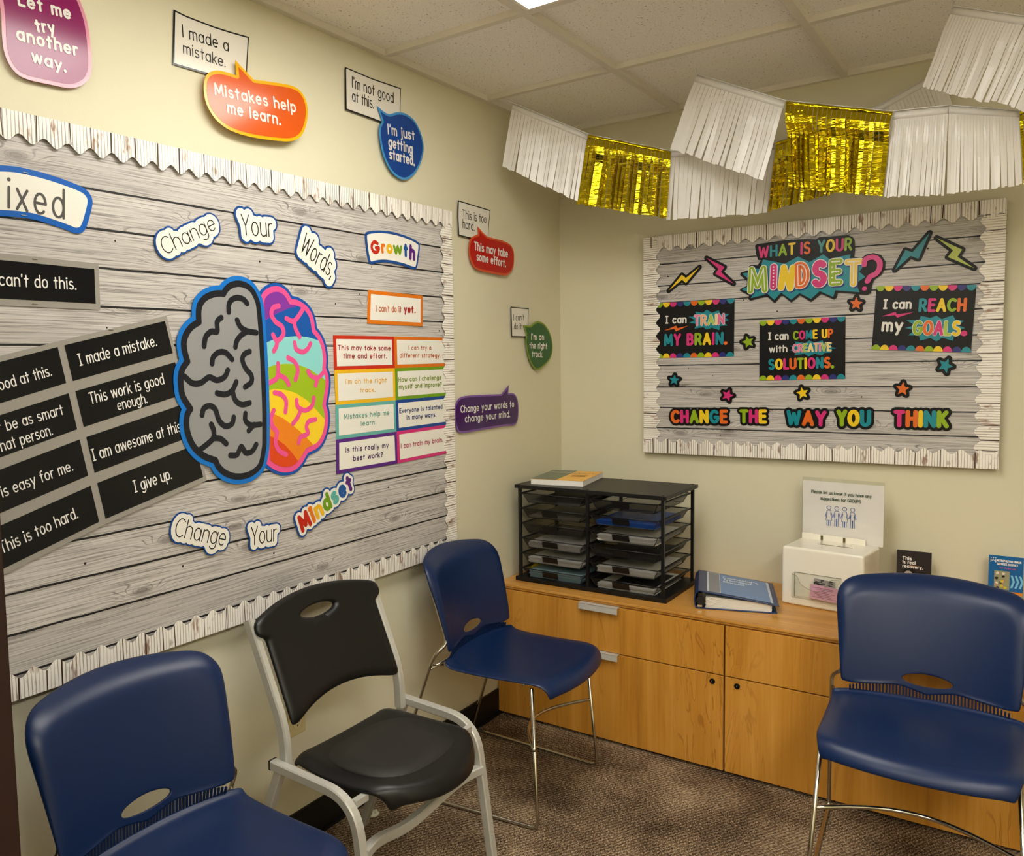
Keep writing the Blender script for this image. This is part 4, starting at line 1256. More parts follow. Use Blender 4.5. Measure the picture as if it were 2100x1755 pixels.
# ---------------------------------------------------------------- black chair with the silver frame
M_bpl = pm('black_polypropylene', (13, 13, 14), .38, spec=.45, bump=.1, bscale=800)
M_silver = pm('silver_powder_coat', (192, 191, 184), .36, .35)
t = thing('side_chair', 'black plastic chair with silver square tube frame, between two navy chairs', 'chair', (.305, -1.765, 0), R(90), keep=False)
rp = [(a * .0105, b_ * .0145) for a, b_ in ((1, .7), (.7, 1), (-.7, 1), (-1, .7), (-1, -.7), (-.7, -1), (.7, -1), (1, -.7))]
rq = [(a * .012, b_ * .012) for a, b_ in ((1, .75), (.75, 1), (-.75, 1), (-1, .75), (-1, -.75), (-.75, -1), (.75, -1), (1, -.75))]
for sx in (-1, 1):
    P = fillet([(sx * .250, .060, .442), (sx * .250, -.205, .430), (sx * .252, -.262, .0)], .085, 9)
    m = MB(); m.tube(P, .012, prof=rq, up=(0, 0, 1)); m.build('side_rail', M_silver, t)
    m = MB(); m.box((sx * .250, .0625, .442), (.0235, .006, .0235)); m.build('rail_end_cap', M_black, t)
    m = MB(); m.tube(fillet([(sx * .246, .04, .430), (sx * .250, .215, .0)], .02, 3), .012, prof=rq, up=(0, 1, 0)); m.build('rear_leg', M_silver, t)
    P = fillet([(sx * .228, .038, .425), (sx * .228, .042, .53), (sx * .233, .150, .785)], .16, 9)
    m = MB(); m.tube(P, .012, prof=rp, up=(1, 0, 0)); m.build('back_post', M_silver, t)
    m = MB(); m.box((sx * .219, -.195, .415), (.042, .016, .016)); m.build('bracket', M_silver, t)
n = 20
P = [(-.247 + .494 * k / n, -.226 + .055 * math.sin(PI * k / n), .305 - .055 * math.sin(PI * k / n) ** 2 * (1 if True else 0)) for k in range(n + 1)]
m = MB(); m.tube(P, .01, prof=rq, up=(0, 0, 1)); m.build('stretcher', M_silver, t)
# seat shell
prof = [(.055, .425), (.054, .440), (.045, .447), (.0, .446), (-.08, .442), (-.16, .442), (-.225, .446), (-.262, .444), (-.290, .432), (-.306, .412), (-.312, .392)]
NX = 24; V = []; F = []
for j, (y, z) in enumerate(prof):
    for i in range(NX + 1):
        s_ = -1 + 2 * i / NX
        f = max(0, (.05 - y) / .36)
        hw = (.188, .190, .196, .204, .212, .214, .212, .204, .192, .182, .176)[j]
        rnd_ = .075 * f ** 2 * (abs(s_) ** 2.2)
        zz = z - .012 * (1 - s_ * s_) * (1 if 1 < j < 8 else .3) - .016 * max(0, abs(s_) - .86) / .14
        V.append((s_ * hw, y + rnd_ - .012 * f, zz))
for j in range(len(prof) - 1):
    for i in range(NX):
        a = j * (NX + 1) + i; F.append((a, a + 1, a + NX + 2, a + NX + 1))
m = MB(); m.smooth = True; m.add(V, F); so = m.build('seat', M_bpl, t, solid=.012, off=1, subd=1)
V = []; F = []; n = 40
for k in range(n):
    a = 2 * PI * k / n
    c, s_ = math.cos(a), math.sin(a)
    x = .165 * abs(c) ** .7 * (1 if c > 0 else -1); y = -.115 + .135 * abs(s_) ** .8 * (1 if s_ > 0 else -1)
    for q in (1.0, .985, .6, .2):
        xx, yy = x * q, -.115 + (y + .115) * q
        sx_ = xx / .212
        V.append((xx, yy, .4475 - .0145 * (1 - sx_ * sx_) + (.0012 if q < 1 else -.004)))
for k in range(n):
    for j in range(3):
        a = k * 4 + j; b_ = ((k + 1) % n) * 4 + j
        F.append((a, b_, b_ + 1, a + 1))
F.append(tuple(k * 4 + 3 for k in range(n)))
m = MB(); m.smooth = True; m.add(V, F); m.build('seat_pad_panel', pm('grained_black_plastic', (34, 33, 31), .52, spec=.4, bump=.25, bscale=700), t)
# back shell with grip hole
def bsurf(x, z):
    q = (z - .5) / .3
    y = .022 + .128 * max(0, q - .05) ** 1.05 / 1.0
    return (x, y + .028 * (1 - (x / .24) ** 2) - .016, z)


def boutl(a):
    c, s_ = math.cos(a), math.sin(a); lo, hi = .001, .6
    for _ in range(34):
        r = (lo + hi) / 2; x, z = r * c, .755 + r * s_
        hw = .240 if z > .745 else .214
        top = .812 - .028 * (x / .23) ** 2
        bot = .522 + .038 * (1 - (x / .215) ** 2)
        ok_ = abs(x) < hw and bot < z < top
        if ok_: lo = r
        else: hi = r
    return lo
NA, NR = 120, 12; V = []; F = []
for k in range(NA):
    a = 2 * PI * (k + .5) / NA; ro = boutl(a); c, s_ = math.cos(a), math.sin(a)
    ri = 1 / math.sqrt((c / .066) ** 2 + (s_ / .0175) ** 2)
    for j in range(NR + 1):
        u = (j / NR) ** 1.2; r = ri * (1 - u) + ro * u
        p = Vector(bsurf(r * c, .755 + r * s_))
        if j == 0: p.y += .012
        if j == NR: p.y += .012
        V.append(p)
for k in range(NA):
    for j in range(NR):
        a = k * (NR + 1) + j; b_ = ((k + 1) % NA) * (NR + 1) + j
        F.append((a, a + 1, b_ + 1, b_))
m = MB(); m.smooth = True; m.add(V, F); m.build('backrest', M_bpl, t, solid=.012, off=0, subd=1)

# ---------------------------------------------------------------- cabinets and top
M_lamZ = mat_wood('maple_laminate_front', 'Z'); M_lamX = mat_wood('maple_laminate_top', 'X', ((178, 122, 50), (204, 148, 70), (220, 168, 92)))
M_pull = pm('satin_silver_pull', (205, 204, 198), .35, .25)
CF = -.5755
m = MB(); m.box((.904, CF / 2 - .003 / 2, .5335), (1.802, -CF + .003 - .006, .0085)); m.box((.904, CF / 2, .5245), (1.80, -CF - .012, .0095))
tag(m.build('cabinet_top', M_lamX, None, bevel=.001), 'long maple laminate worktop lying over both low cabinets', 'worktop')


def cabinet(label, x0, x1, hand, lock):
    t = thing('low_cabinet', label, 'cabinet', ((x0 + x1) / 2, CF / 2, 0))
    m = MB(); m.box(((x0 + x1) / 2, CF / 2 + .012, .262), (x1 - x0 - .002, -CF - .030, .515)); m.build('body', M_lamZ, t)
    m = MB(); m.box(((x0 + x1) / 2, CF / 2 + .02, .006), (x1 - x0 - .01, -CF - .05, .012)); m.build('plinth', M_black, t)
    g = .002
    for nm, z0, z1, hz in (('drawer', .346, .5165, .515), ('file_drawer', .012, .342, .343)):
        m = MB(); m.box(((x0 + x1) / 2, CF + .009, (z0 + z1) / 2), (x1 - x0 - 2 * g, .018, z1 - z0)); d = m.build(nm, M_lamZ, t, bevel=.001)
        if hand:
            h = MB(); xa, xb = hand
            zt = z1 + .0002
            h.box(((xa + xb) / 2, CF - .004, zt + .001), (xb - xa, .030, .002)); h.box(((xa + xb) / 2, CF - .018, zt - .010), (xb - xa, .002, .022))
            h.build('handle', M_pull, d)
        if nm == 'file_drawer':
            k = MB(); k.lathe([(.0, 0), (.0095, 0), (.0095, .003), (.006, .004), (.0, .004)], (lock, CF, .318), 18, Matrix.Rotation(PI / 2, 3, 'X')); k.build('lock', pm('black_lock', (12, 12, 13), .3, .5), d)
            k = MB(); k.box((lock, CF - .0045, .318), (.0012, .001, .006)); k.build('keyhole', M_pull, d)
    return t

cabinet('low maple cabinet with two silver pulls below the black file organizer', .003, .899, (.371, .524), .861)
cabinet('low maple cabinet on the right, half hidden behind the navy chair', .901, 1.80, (1.27, 1.42), .943)

# ---------------------------------------------------------------- wall outlet
t = thing('wall_outlet', 'ivory duplex outlet on the left wall behind the black chair', 'power outlet', (0, -1.70, .394))
M_ivory = pm('ivory_plate', (204, 190, 142), .4)
m = MB(); m.box((.0035, -1.70, .394), (.007, .071, .116)); m.build('cover_plate', M_ivory, t, bevel=.002)
for dz in (.0195, -.0195):
    m = MB(); m.lathe([(0, 0), (.0172, 0), (.0172, .0025), (0, .0025)], (.0068, -1.70, .394 + dz), 24, Matrix.Rotation(PI / 2, 3, 'Y')); r_ = m.build('receptacle', pm('ivory_socket', (214, 202, 158), .4), t)
    m = MB(); m.box((.0095, -1.7065, .394 + dz + .002), (.0012, .002, .009)); m.box((.0095, -1.6935, .394 + dz + .002), (.0012, .002, .007)); m.box((.0095, -1.70, .394 + dz - .009), (.0012, .005, .005)); m.build('slot', M_black, r_)
m = MB(); m.lathe([(0, 0), (.0035, 0), (.0035, .0015), (0, .0015)], (.0068, -1.70, .394), 12, Matrix.Rotation(PI / 2, 3, 'Y')); m.build('screw', M_pull, t)

# small clear cap lying on the carpet
t = thing('plastic_cap', 'small clear round plastic cap lying on the carpet under the black chair', 'cap', (.075, -1.452, .004))
M_capm = pm('clear_cap_plastic', (196, 196, 176), .2, spec=.6)
m = MB(); m.smooth = True; m.lathe([(0, 0), (.021, 0), (.022, .003), (.019, .005), (0, .0055)], (.075, -1.452, .0), 24); m.build('disc', M_capm, t)
m = MB()
for k in range(6):
    a = 2 * PI * k / 6; m.box((.075 + .012 * math.cos(a), -1.452 + .012 * math.sin(a), .009), (.005, .003, .008), a)
m.build('prongs', M_capm, t)
# ---------------------------------------------------------------- literature organizer on the cabinet
ZT = .538
M_obl = pm('black_laminate', (20, 19, 19), .42, spec=.4)
M_ometal = pm('black_steel', (13, 13, 14), .4, spec=.5)
M_mesh = mat_mesh()
ox0, ox1, oy0, oy1, oz1 = .050, .672, -.503, -.163, .927
t = thing('literature_organizer', 'black twelve tray file organizer standing on the cabinet in the corner', 'file organizer', ((ox0 + ox1) / 2, (oy0 + oy1) / 2, ZT))
m = MB(); m.box(((ox0 + ox1) / 2, (oy0 + oy1) / 2, ZT + .008), (ox1 - ox0, oy1 - oy0, .016)); m.build('base_panel', M_obl, t, bevel=.001)
m = MB(); m.box(((ox0 + ox1) / 2, (oy0 + oy1) / 2, oz1 - .007), (ox1 - ox0, oy1 - oy0, .014)); tp = m.build('top_panel', M_obl, t, bevel=.001)
PX = (ox0 + .017, (ox0 + ox1) / 2, ox1 - .017)
for x in PX:
    for y in (oy0 + .014, oy1 - .014):
        m = MB(); m.box((x, y, (ZT + .016 + oz1 - .014) / 2), (.011, .011, oz1 - .014 - ZT - .016)); m.build('post', M_ometal, t)
        m = MB(); m.lathe([(0, 0), (.0048, 0), (.0035, .002), (0, .0022)], (x, y, oz1), 12); m.build('screw_cap', M_ometal, tp)
RZ = [.893 - .0605 * k for k in range(6)]
for z in RZ:
    for x, sg in ((PX[0], 1), (PX[1], -1), (PX[1], 1), (PX[2], -1)):
        m = MB(); m.box((x + sg * .009, (oy0 + oy1) / 2, z), (.007, oy1 - oy0 - .02, .005)); m.build('runner', M_ometal, t)
TW = (ox1 - ox0) / 2 - .048
for c in (0, 1):
    cx = (PX[c] + PX[c + 1]) / 2
    for k, z in enumerate(RZ):
        yf, yb = oy0 + .006, oy1 - .012
        tr = MB(); hw = TW / 2; hb = hw - .020; zb = z - .036
        A = [(cx - hw, yf, z), (cx + hw, yf, z), (cx + hw, yb, z), (cx - hw, yb, z)]
        B = [(cx - hb, yf + .012, zb), (cx + hb, yf + .012, zb), (cx + hb, yb - .012, zb), (cx - hb, yb - .012, zb)]
        tr.add(A + B, [(0, 1, 5, 4), (1, 2, 6, 5), (2, 3, 7, 6), (3, 0, 4, 7), (4, 5, 6, 7)])
        tray = tr.build('tray', M_mesh, t)
        rm = MB(); rm.tube([A[0], A[1], A[2], A[3]], .0022, 6, closed=True)
        rm.tube([B[0], B[1], B[2], B[3]], .0012, 5, closed=True)
        for q in range(4): rm.tube([A[q], B[q]], .0012, 5)
        rm.build('tray_rim', M_ometal, tray)
        lb = MB(); lb.bar((cx - .012 - .033, yf + .002, z - .015), (cx - .012 + .033, yf + .002, z - .015), .024, .0022, up=(0, 1, .35)); lb.build('label_holder', M_obl, tray)


def papers(name, label, cat, c, k, w_, d_, h_, mat, rz=0.0, dx=0.0, group=None, n=5, yo=0.0):
    cx = (PX[c] + PX[c + 1]) / 2 + dx; z = RZ[k] - .036 + .0015
    m = MB(); rnd = random.Random(c * 10 + k)
    for i in range(n):
        m.box((cx + rnd.uniform(-.003, .003), oy0 + .02 + d_ / 2 + yo + rnd.uniform(-.002, .002), z + h_ * (i + .5) / n), (w_, d_, h_ / n * .96), rz + rnd.uniform(-.012, .012))
    tag(m.build(name, mat), label, cat, group)

M_paper = pm('white_paper', (226, 224, 216), .7); M_pgrey = pm('grey_paper', (110, 108, 104), .6); M_pdark = pm('dark_folder', (40, 40, 42), .5); M_pblue = pm('blue_folder', (26, 92, 196), .4); M_pteal = pm('pale_teal_folder', (138, 168, 176), .4)
papers('paper_stack', 'grey paper stack in the left column, fourth tray down', 'papers', 0, 3, .225, .27, .024, pm('greyish_paper', (186, 182, 176), .6))
papers('paper_stack', 'white paper stack in the left column, fifth tray down', 'papers', 0, 4, .226, .28, .020, M_paper)
papers('folder_stack', 'stack of pale teal folders in the lowest left tray', 'papers', 0, 5, .222, .27, .030, M_pteal)
papers('paper_stack', 'thin dark papers in the top left tray', 'papers', 0, 0, .22, .27, .006, M_pgrey, n=2)
papers('paper_stack', 'few tan papers in the left column, second tray down', 'papers', 0, 1, .22, .27, .006, pm('tan_paper', (120, 112, 98), .6), n=2)
papers('folder', 'bright blue folder in the right column, second tray down', 'folder', 1, 1, .226, .28, .016, M_pblue, n=3)
papers('paper_stack', 'white papers under the blue folder in the same tray', 'papers', 1, 1, .222, .28, .001, M_paper, n=1)
papers('paper_stack', 'crumpled white papers in the right column, third tray down', 'papers', 1, 2, .224, .28, .022, M_paper, rz=.03)
papers('clipboard', 'dark clipboard in the right column, fourth tray down', 'clipboard', 1, 3, .222, .28, .010, M_pdark, n=1)
papers('paper_stack', 'white paper stack in the right column, fifth tray down', 'papers', 1, 4, .224, .28, .022, M_paper)
papers('leaflet_stack', 'black and white leaflets in the lowest right tray', 'papers', 1, 5, .222, .28, .018, M_paper)
m = MB(); m.box(((PX[1] + PX[2]) / 2 + .02, oy0 + .15, RZ[5] - .036 + .0205), (.16, .22, .001), .02); tag(m.build('leaflet', M_pdark), 'black leaflet on top of the pile in the lowest right tray', 'leaflet')
# snack bag at the left end of the bottom shelf
m = MB(); m.smooth = True
for i, (x, y, z, a, b_, c) in enumerate(((0, 0, .0, .020, .10, .024),)):
    V = []; F = []; NU, NV = 14, 9
    for v in range(NV + 1):
        for u in range(NU):
            th = 2 * PI * u / NU; ph = -PI / 2 + PI * v / NV
            wv = 1 + .12 * math.sin(5 * th + 3 * ph)
            V.append((.080 + a * math.cos(ph) * math.cos(th) * wv, oy0 + .15 + b_ * math.sin(ph), .5765 + .8 * c * math.cos(ph) * math.sin(th) * wv))
    for v in range(NV):
        for u in range(NU): F.append((v * NU + u, v * NU + (u + 1) % NU, (v + 1) * NU + (u + 1) % NU, (v + 1) * NU + u))
    m.add(V, F)
    for fi in range(len(m.m)):
        zc = sum(m.v[k][2] for k in m.f[fi]) / 4
        m.m[fi] = 0 if zc > .577 else 1
tag(m.build('snack_bag', [pm('yellow_wrapper', (206, 186, 24), .25), pm('red_wrapper', (160, 30, 30), .25)]), 'yellow and red wrapper bag at the left end of the organizer base', 'bag')

# ---------------------------------------------------------------- book on the organizer
bt = thing('book', 'thick paperback with green and orange cover on the organizer top', 'book', (.103, -.466, oz1 + .0), R(9), keep=False)
bw, bh, bt_ = .215, .285, .022
m = MB(); m.box((bw / 2, bh / 2, bt_ / 2), (bw - .002, bh - .002, bt_ - .001)); m.build('pages', pm('book_pages', (232, 230, 226), .7), bt)
m = MB(); m.box((bw / 2, bh / 2, bt_), (bw, bh, .0012)); m.mi = 1; m.box((.042 * 0 + bw * .245, bh / 2, bt_ + .0007), (bw * .49, bh, .0004)); m.build('cover', [pm('cover_amber', (244, 182, 60), .3), pm('cover_green', (96, 108, 92), .3)], bt)
BK = Plane((.103, -.466, oz1 + bt_ + .001), (math.cos(R(9)), math.sin(R(9)), 0), (-math.sin(R(9)), math.cos(R(9)), 0), (0, 0, 1))


def print_on(plane, lines, mat, r, name, parent, d=.0006, **k):
    """lettering laid directly in metres on a plane: (text, u0, v0, width, cap height)"""
    m = MB(); dd = d
    inv = parent.matrix_world.inverted() if False else None
    for tx, u0, v0, wd, h in lines:
        st, W_ = layout(tx, k.get('serif', False), .12 + 2 * r); rr = r * h; sx = (wd - 2 * rr) / W_; sy = h - 2 * rr
        for _, p, c in st:
            V, F = ribbon([(u0 + rr + sx * x, v0 + rr + sy * y) for x, y in p], c == 1, rr * 1.3 if c == 2 else rr); dd += 1e-5
            m.add([plane.w(a[0], a[1], dd) for a in V], F)
    o = m.build(name, mat)
    return adopt(o, parent)


def adopt(o, parent):
    """make a mesh given in room coordinates a child of a turned thing"""
    mw = Matrix.Translation(parent.location) @ Matrix.Rotation(parent.rotation_euler.z, 4, 'Z')
    o.data.transform(mw.inverted()); o.parent = parent
    return o

print_on(BK, [('Seeking', .012, .205, .088, .026)], pm('cover_white_print', (226, 222, 206), .4), .06, 'lettering', bt)
print_on(BK, [('SAFETY', .113, .192, .090, .024)], pm('cover_brown_print', (150, 96, 30), .4), .05, 'lettering', bt)
m = MB()
for j in range(4): m.box((.16, .15 - j * .014, bt_ + .0016), (.06, .003, .0004))
m.build('small_print', pm('cover_brown_print', (150, 96, 30), .4), bt)

# ---------------------------------------------------------------- ring binder
bd = thing('ring_binder', 'blue ring binder lying on the cabinet beside the organizer', 'binder', (.777, -.500, ZT), R(18), keep=False)
M_bind = pm('navy_binder_vinyl', (18, 44, 96), .28)
m = MB(); m.box((.135, .148, .002), (.262, .296, .004)); m.mi = 0
P = [(.006, 0, .002), (-.002, 0, .012), (-.004, 0, .032), (.0, 0, .054), (.010, 0, .0645)]
for (xa, _, za), (xb, _, zb) in zip(P, P[1:]): m.bar((xa, .148, za), (xb, .148, zb), .296, .004, up=(1, 0, 0))
a = R(-8.0); cx, cz = .010 + .131 * math.cos(a), .0645 + .131 * math.sin(a)
m.box((cx, .148, cz), (.266, .300, .004), mat=Matrix.Rotation(-a, 3, 'Y')); m.build('cover', M_bind, bd, bevel=.001)
m = MB()
for i in range(9): m.box((.140 + .001 * (i % 3), .147, .0055 + i * .0038), (.215, .279, .0034), mat=Matrix.Rotation(R(.0 + i * .35), 3, 'Y'))
m.build('pages', M_paper, bd)
m = MB(); m.lathe([(0, 0), (.016, 0), (.016, .004), (0, .004)], (.018, -.001, .030), 16, Matrix.Rotation(PI / 2, 3, 'X')); m.box((.016, .148, .03), (.01, .29, .05)); m.build('spine_lining', M_black, bd)
m = MB(); m.box((.014, -.001, .011), (.016, .004, .007)); m.build('ring_plate', M_chrome, bd)
cr_, sr_ = math.cos(R(18)), math.sin(R(18))
ex = Vector((cr_ * math.cos(a), sr_ * math.cos(a), math.sin(a))); ey = Vector((-sr_, cr_, 0)); nn = ex.cross(ey)
O = Vector((.777, -.5, ZT)) + Vector((cr_ * .010, sr_ * .010, .0645)) + nn * .0022
BP = Plane(O, ex, ey, nn)


def sheet(P, rect, mat, name, parent, d):
    u0, v0, u1, v1 = rect; m = MB(); m.add([P.w(u, v, d) for u, v in ((u0, v0), (u1, v0), (u1, v1), (u0, v1))], [(0, 1, 2, 3)])
    return adopt(m.build(name, mat), parent)

sheet(BP, (.028, .012, .246, .288), pm('binder_insert_white', (196, 206, 222), .2), 'cover_insert', bd, .0003)
sheet(BP, (.074, .012, .238, .288), pm('binder_insert_blue', (92, 132, 190), .2), 'cover_panel', bd, .0006)
sheet(BP, (.034, .016, .072, .284), pm('binder_insert_grey', (120, 122, 136), .2), 'cover_band', bd, .0006)
print_on(BP, [("Counselor's", .084, .232, .125, .026), ('Treatment', .084, .200, .102, .026), ('Manual', .084, .168, .074, .026)], pm('binder_title_print', (206, 218, 236), .3), .08, 'lettering', bd, d=.0009)

# ---------------------------------------------------------------- suggestion box
bx = thing('suggestion_box', 'white acrylic suggestion box on the cabinet with a sign standing behind', 'suggestion box', (1.006, -.270, ZT), R(-7), keep=False)
M_wac = pm('white_acrylic', (236, 232, 218), .12, spec=.55, coat=.3)
M_clr = mat_acrylic()
BWd, BDp, BHt = .268, .185, .207
m = MB(); m.box((BWd / 2, BDp / 2, BHt / 2), (BWd, BDp, BHt)); m.build('box', M_wac, bx, bevel=.009, seg=4)
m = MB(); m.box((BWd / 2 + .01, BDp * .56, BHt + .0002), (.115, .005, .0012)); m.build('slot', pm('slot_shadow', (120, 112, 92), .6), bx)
m = MB()
for x0, x1 in ((.008, .074), (.082, .150), (.158, .224)): m.box(((x0 + x1) / 2, BDp - .012, BHt + .010), (x1 - x0, .006, .022))
m.build('hinge', M_wac, bx, bevel=.002)
m = MB()
for x in (.078, .154): m.box((x, BDp - .012, BHt + .011), (.007, .005, .012))
m.build('hinge_pin', pm('hinge_pin_dark', (90, 84, 50), .4), bx)
# sign holder: clear sheet with a paper notice behind the hinge
SX0, SX1, SZ0, SZ1, SY = .004, .278, .205, .434, BDp - .002
m = MB(); m.box(((SX0 + SX1) / 2, SY, (SZ0 + SZ1) / 2), (SX1 - SX0, .0022, SZ1 - SZ0)); m.build('sign_holder', M_clr, bx)
m = MB(); m.box(((SX0 + SX1) / 2, SY + .0035, (SZ0 + SZ1) / 2), (SX1 - SX0, .0022, SZ1 - SZ0)); m.build('sign_back', M_clr, bx)
m = MB(); m.box(((SX0 + SX1) / 2, SY + .0018, (SZ0 + SZ1 - .012) / 2), (SX1 - SX0 - .003, .0006, SZ1 - SZ0 - .013)); m.build('notice_sheet', pm('notice_paper', (236, 230, 228), .6), bx)
cb, sb = math.cos(R(-7)), math.sin(R(-7))
O = Vector((1.006, -.270, ZT)) + Vector((-sb * (SY - .0014), cb * (SY - .0014), 0))
NP = Plane(O, (cb, sb, 0), (0, 0, 1), (sb, -cb, 0))
print_on(NP, [('Please let us know if you have any', .036, .376, .202, .0125), ('suggestions for GROUPS', .068, .354, .136, .0125)], pm('dark_green_ink', (14, 62, 34), .5), .07, 'lettering', bx, d=.0002)
m = MB(); d = .0003
for k in range(4):
    c = .098 + .0265 * k; zz = .328; skirt = k % 2 == 0
    ST = [(E(c, zz, .0072, .0066, 0, 345, 15), 1), ([(c - .005, zz - .010), (c + .005, zz - .010)], 0), ([(c - .006, zz - .010), (c - .0125, zz - .034), (c - .009, zz - .035), (c - .0055, zz - .018)], 0), ([(c + .006, zz - .010), (c + .0125, zz - .034), (c + .009, zz - .035), (c + .0055, zz - .018)], 0)]
    if skirt: ST += [([(c - .0055, zz - .018), (c - .0105, zz - .046), (c + .0105, zz - .046), (c + .0055, zz - .018)], 0), ([(c - .0062, zz - .046), (c - .0062, zz - .066), (c - .001, zz - .066), (c - .001, zz - .046)], 0), ([(c + .0062, zz - .046), (c + .0062, zz - .066), (c + .001, zz - .066), (c + .001, zz - .046)], 0)]
    else: ST += [([(c - .0055, zz - .018), (c - .0068, zz - .066), (c - .001, zz - .066), (c - .001, zz - .038), (c + .001, zz - .038), (c + .001, zz - .066), (c + .0068, zz - .066), (c + .0055, zz - .018)], 0)]
    for p, cl in ST:
        V, F = ribbon(p, cl, .00075); d += 1e-5; m.add([NP.w(a_[0], a_[1], d) for a_ in V], F)
adopt(m.build('people_symbol', pm('blue_ink', (40, 84, 160), .5)), bx)
# clear pocket on the front
m = MB(); px0, px1, pz0, pz1, py = .046, .200, .034, .120, -.026
m.box(((px0 + px1) / 2, -.0015, (pz0 + pz1) / 2), (px1 - px0, .002, pz1 - pz0)); m.box(((px0 + px1) / 2, py / 2, pz0), (px1 - px0, -py, .002))
for x in (px0, px1): m.box((x, py / 2, (pz0 + pz1) / 2), (.002, -py, pz1 - pz0))
fr = crom([(px0, pz1 - .004), (px0 + .016, pz1 - .008), (px0 + .030, pz1 - .034), (px0 + .062, pz1 - .050), (px1 - .052, pz1 - .046), (px1 - .034, pz1 - .014), (px1 - .022, pz1 - .004), (px1, pz1 - .002)], 4)
n = len(fr); V = []
for yy in (py, py + .002): V += [(x, yy, z) for x, z in fr] + [(x, yy, pz0) for x, z in fr]
F = []
for yy in (0, 1):
    o_ = yy * 2 * n
    F += [(o_ + i, o_ + i + 1, o_ + n + i + 1, o_ + n + i) for i in range(n - 1)]
F += [(i, i + 1, 2 * n + i + 1, 2 * n + i) for i in range(n - 1)]
m.add(V, F); m.build('clear_pocket', M_clr, bx)
m = MB(); m.tube([(x, py, z) for x, z in fr], .0009, 5); m.tube([(px0, py, pz0), (px0, py, pz1)], .0009, 5); m.tube([(px0, -.002, pz1), (px1, -.002, pz1)], .0008, 5); m.tube([(px1, py, pz0), (px1, py, pz1)], .0009, 5); m.tube([(px0, -.002, pz0), (px0, -.002, pz1)], .0008, 5)
m.tube([(px0, py, pz0 + .002), (px1, py, pz0 + .002)], .0008, 5)
m.build('pocket_edges', pm('acrylic_edge', (150, 148, 128), .2), bx)
rot = Matrix.Translation((1.006, -.270, ZT)) @ Matrix.Rotation(R(-7), 4, 'Z')


def put(o):
    o.data.transform(rot); return o

m = MB()
for i in range(4): m.box((.146 + i * .0004, -.0115 - i * .0009, .062), (.088, .0007, .050), mat=Matrix.Rotation(R(2), 3, 'Y'))
tag(put(m.build('card_stack', pm('pink_card', (206, 158, 180), .6))), 'pink printed cards in the clear pocket of the suggestion box', 'cards')
m = MB()
for j in range(7): m.box((.146 + (j % 2) * .003, -.0151, .079 - j * .0055), (.070 - (j % 3) * .014, .0003, .0011), mat=Matrix.Rotation(R(2), 3, 'Y'))
o = put(m.build('small_print', pm('card_print', (110, 60, 84), .6)))
o.parent = bpy.data.objects['card_stack']
m = MB(); m.box((.146, -.0075, .084), (.066, .0012, .048), mat=Matrix.Rotation(R(3), 3, 'Y')); m.mi = 1
rnd = random.Random(4)
for j in range(26): m.box((.146 + rnd.uniform(-.028, .028), -.0083, .098 + rnd.uniform(-.010, .008)), (rnd.uniform(.004, .014), .0003, rnd.uniform(.001, .004)))
tag(put(m.build('photo_card', [pm('grey_card', (150, 148, 144), .4), pm('dark_card_print', (50, 50, 52), .4)])), 'grey photo card tucked behind the pink cards', 'card')

# ---------------------------------------------------------------- brochures against the back wall
def brochure(label, x, w_, ztop, ymid, n, mats, rz=0.0):
    t = thing('brochure_stack', label, 'brochures', (x, ymid, ZT), rz, keep=False)
    h_ = ztop - ZT - .004
    m = MB()
    for i in range(n): m.box((w_ / 2 + .0006 * (i % 2), .002 + i * .0016, h_ / 2 + .004), (w_, .0013, h_ - .001 * (i % 3)), mat=Matrix.Rotation(R(.0), 3, 'Y'))
    m.build('leaflets', mats, t)
    hld = MB(); hld.box((w_ / 2, -.004, .045 + .001), (w_ + .008, .0018, .09)); hld.box((w_ / 2, .005 + n * .0016, .07), (w_ + .008, .0018, .138)); hld.box((w_ / 2, .004, .0012), (w_ + .008, .03, .0018))
    hld.build('clear_holder', M_clr, t)
    c, s_ = math.cos(rz), math.sin(rz)
    return t, Plane(Vector((x, ymid, ZT + .004)) + Vector((-s_ * .0013, c * .0013, 0)), (c, s_, 0), (0, 0, 1), (s_, -c, 0)), h_

t, P, h = brochure('dark brochures reading this is real recovery, by the back wall', 1.338, .104, .728, -.062, 7, pm('charcoal_gloss', (48, 44, 44), .3))
print_on(P, [('This', .018, h - .032, .028, .013), ('is real', .018, h - .046, .040, .013), ('recovery.', .018, h - .060, .062, .013)], pm('brochure_white', (236, 234, 230), .4), .09, 'lettering', t, d=.0003)
m = MB(); m.box((.049, -.0005, h - .0505 + .004), (.024, .0004, .0012)); m.build('underline', pm('brochure_orange', (226, 140, 50), .4), t)
for k, (cx, cz, rr) in enumerate(((.040, h - .082, .018), (.078, h - .088, .016))):
    s1 = [(cx + rr * 1.25 * math.cos(a_), cz + rr * 1.3 * math.sin(a_)) for a_ in np.linspace(0, 6.0, 18)]; s2 = [(cx - .003 + rr * .8 * math.cos(a_), cz - .005 + rr * 1.0 * math.sin(a_)) for a_ in np.linspace(0, 6.0, 18)]
    m = MB(); m.add([P.w(a_, b_, .0004 + k * .0004) for a_, b_ in s1], [tuple(range(18))]); m.mi = 1; m.add([P.w(a_, b_, .0006 + k * .0004) for a_, b_ in s2], [tuple(range(18))])
    adopt(m.build('portrait', [pm('portrait_hair', (22, 20, 20), .4), pm('portrait_skin', (170, 160, 152), .4)]), t)
t, P, h = brochure('blue brochure from a human services district at the right edge', 1.606, .094, .744, -.062, 3, pm('brochure_blue', (28, 98, 158), .3), R(-1))
W_ = pm('brochure_white', (236, 234, 230), .4)
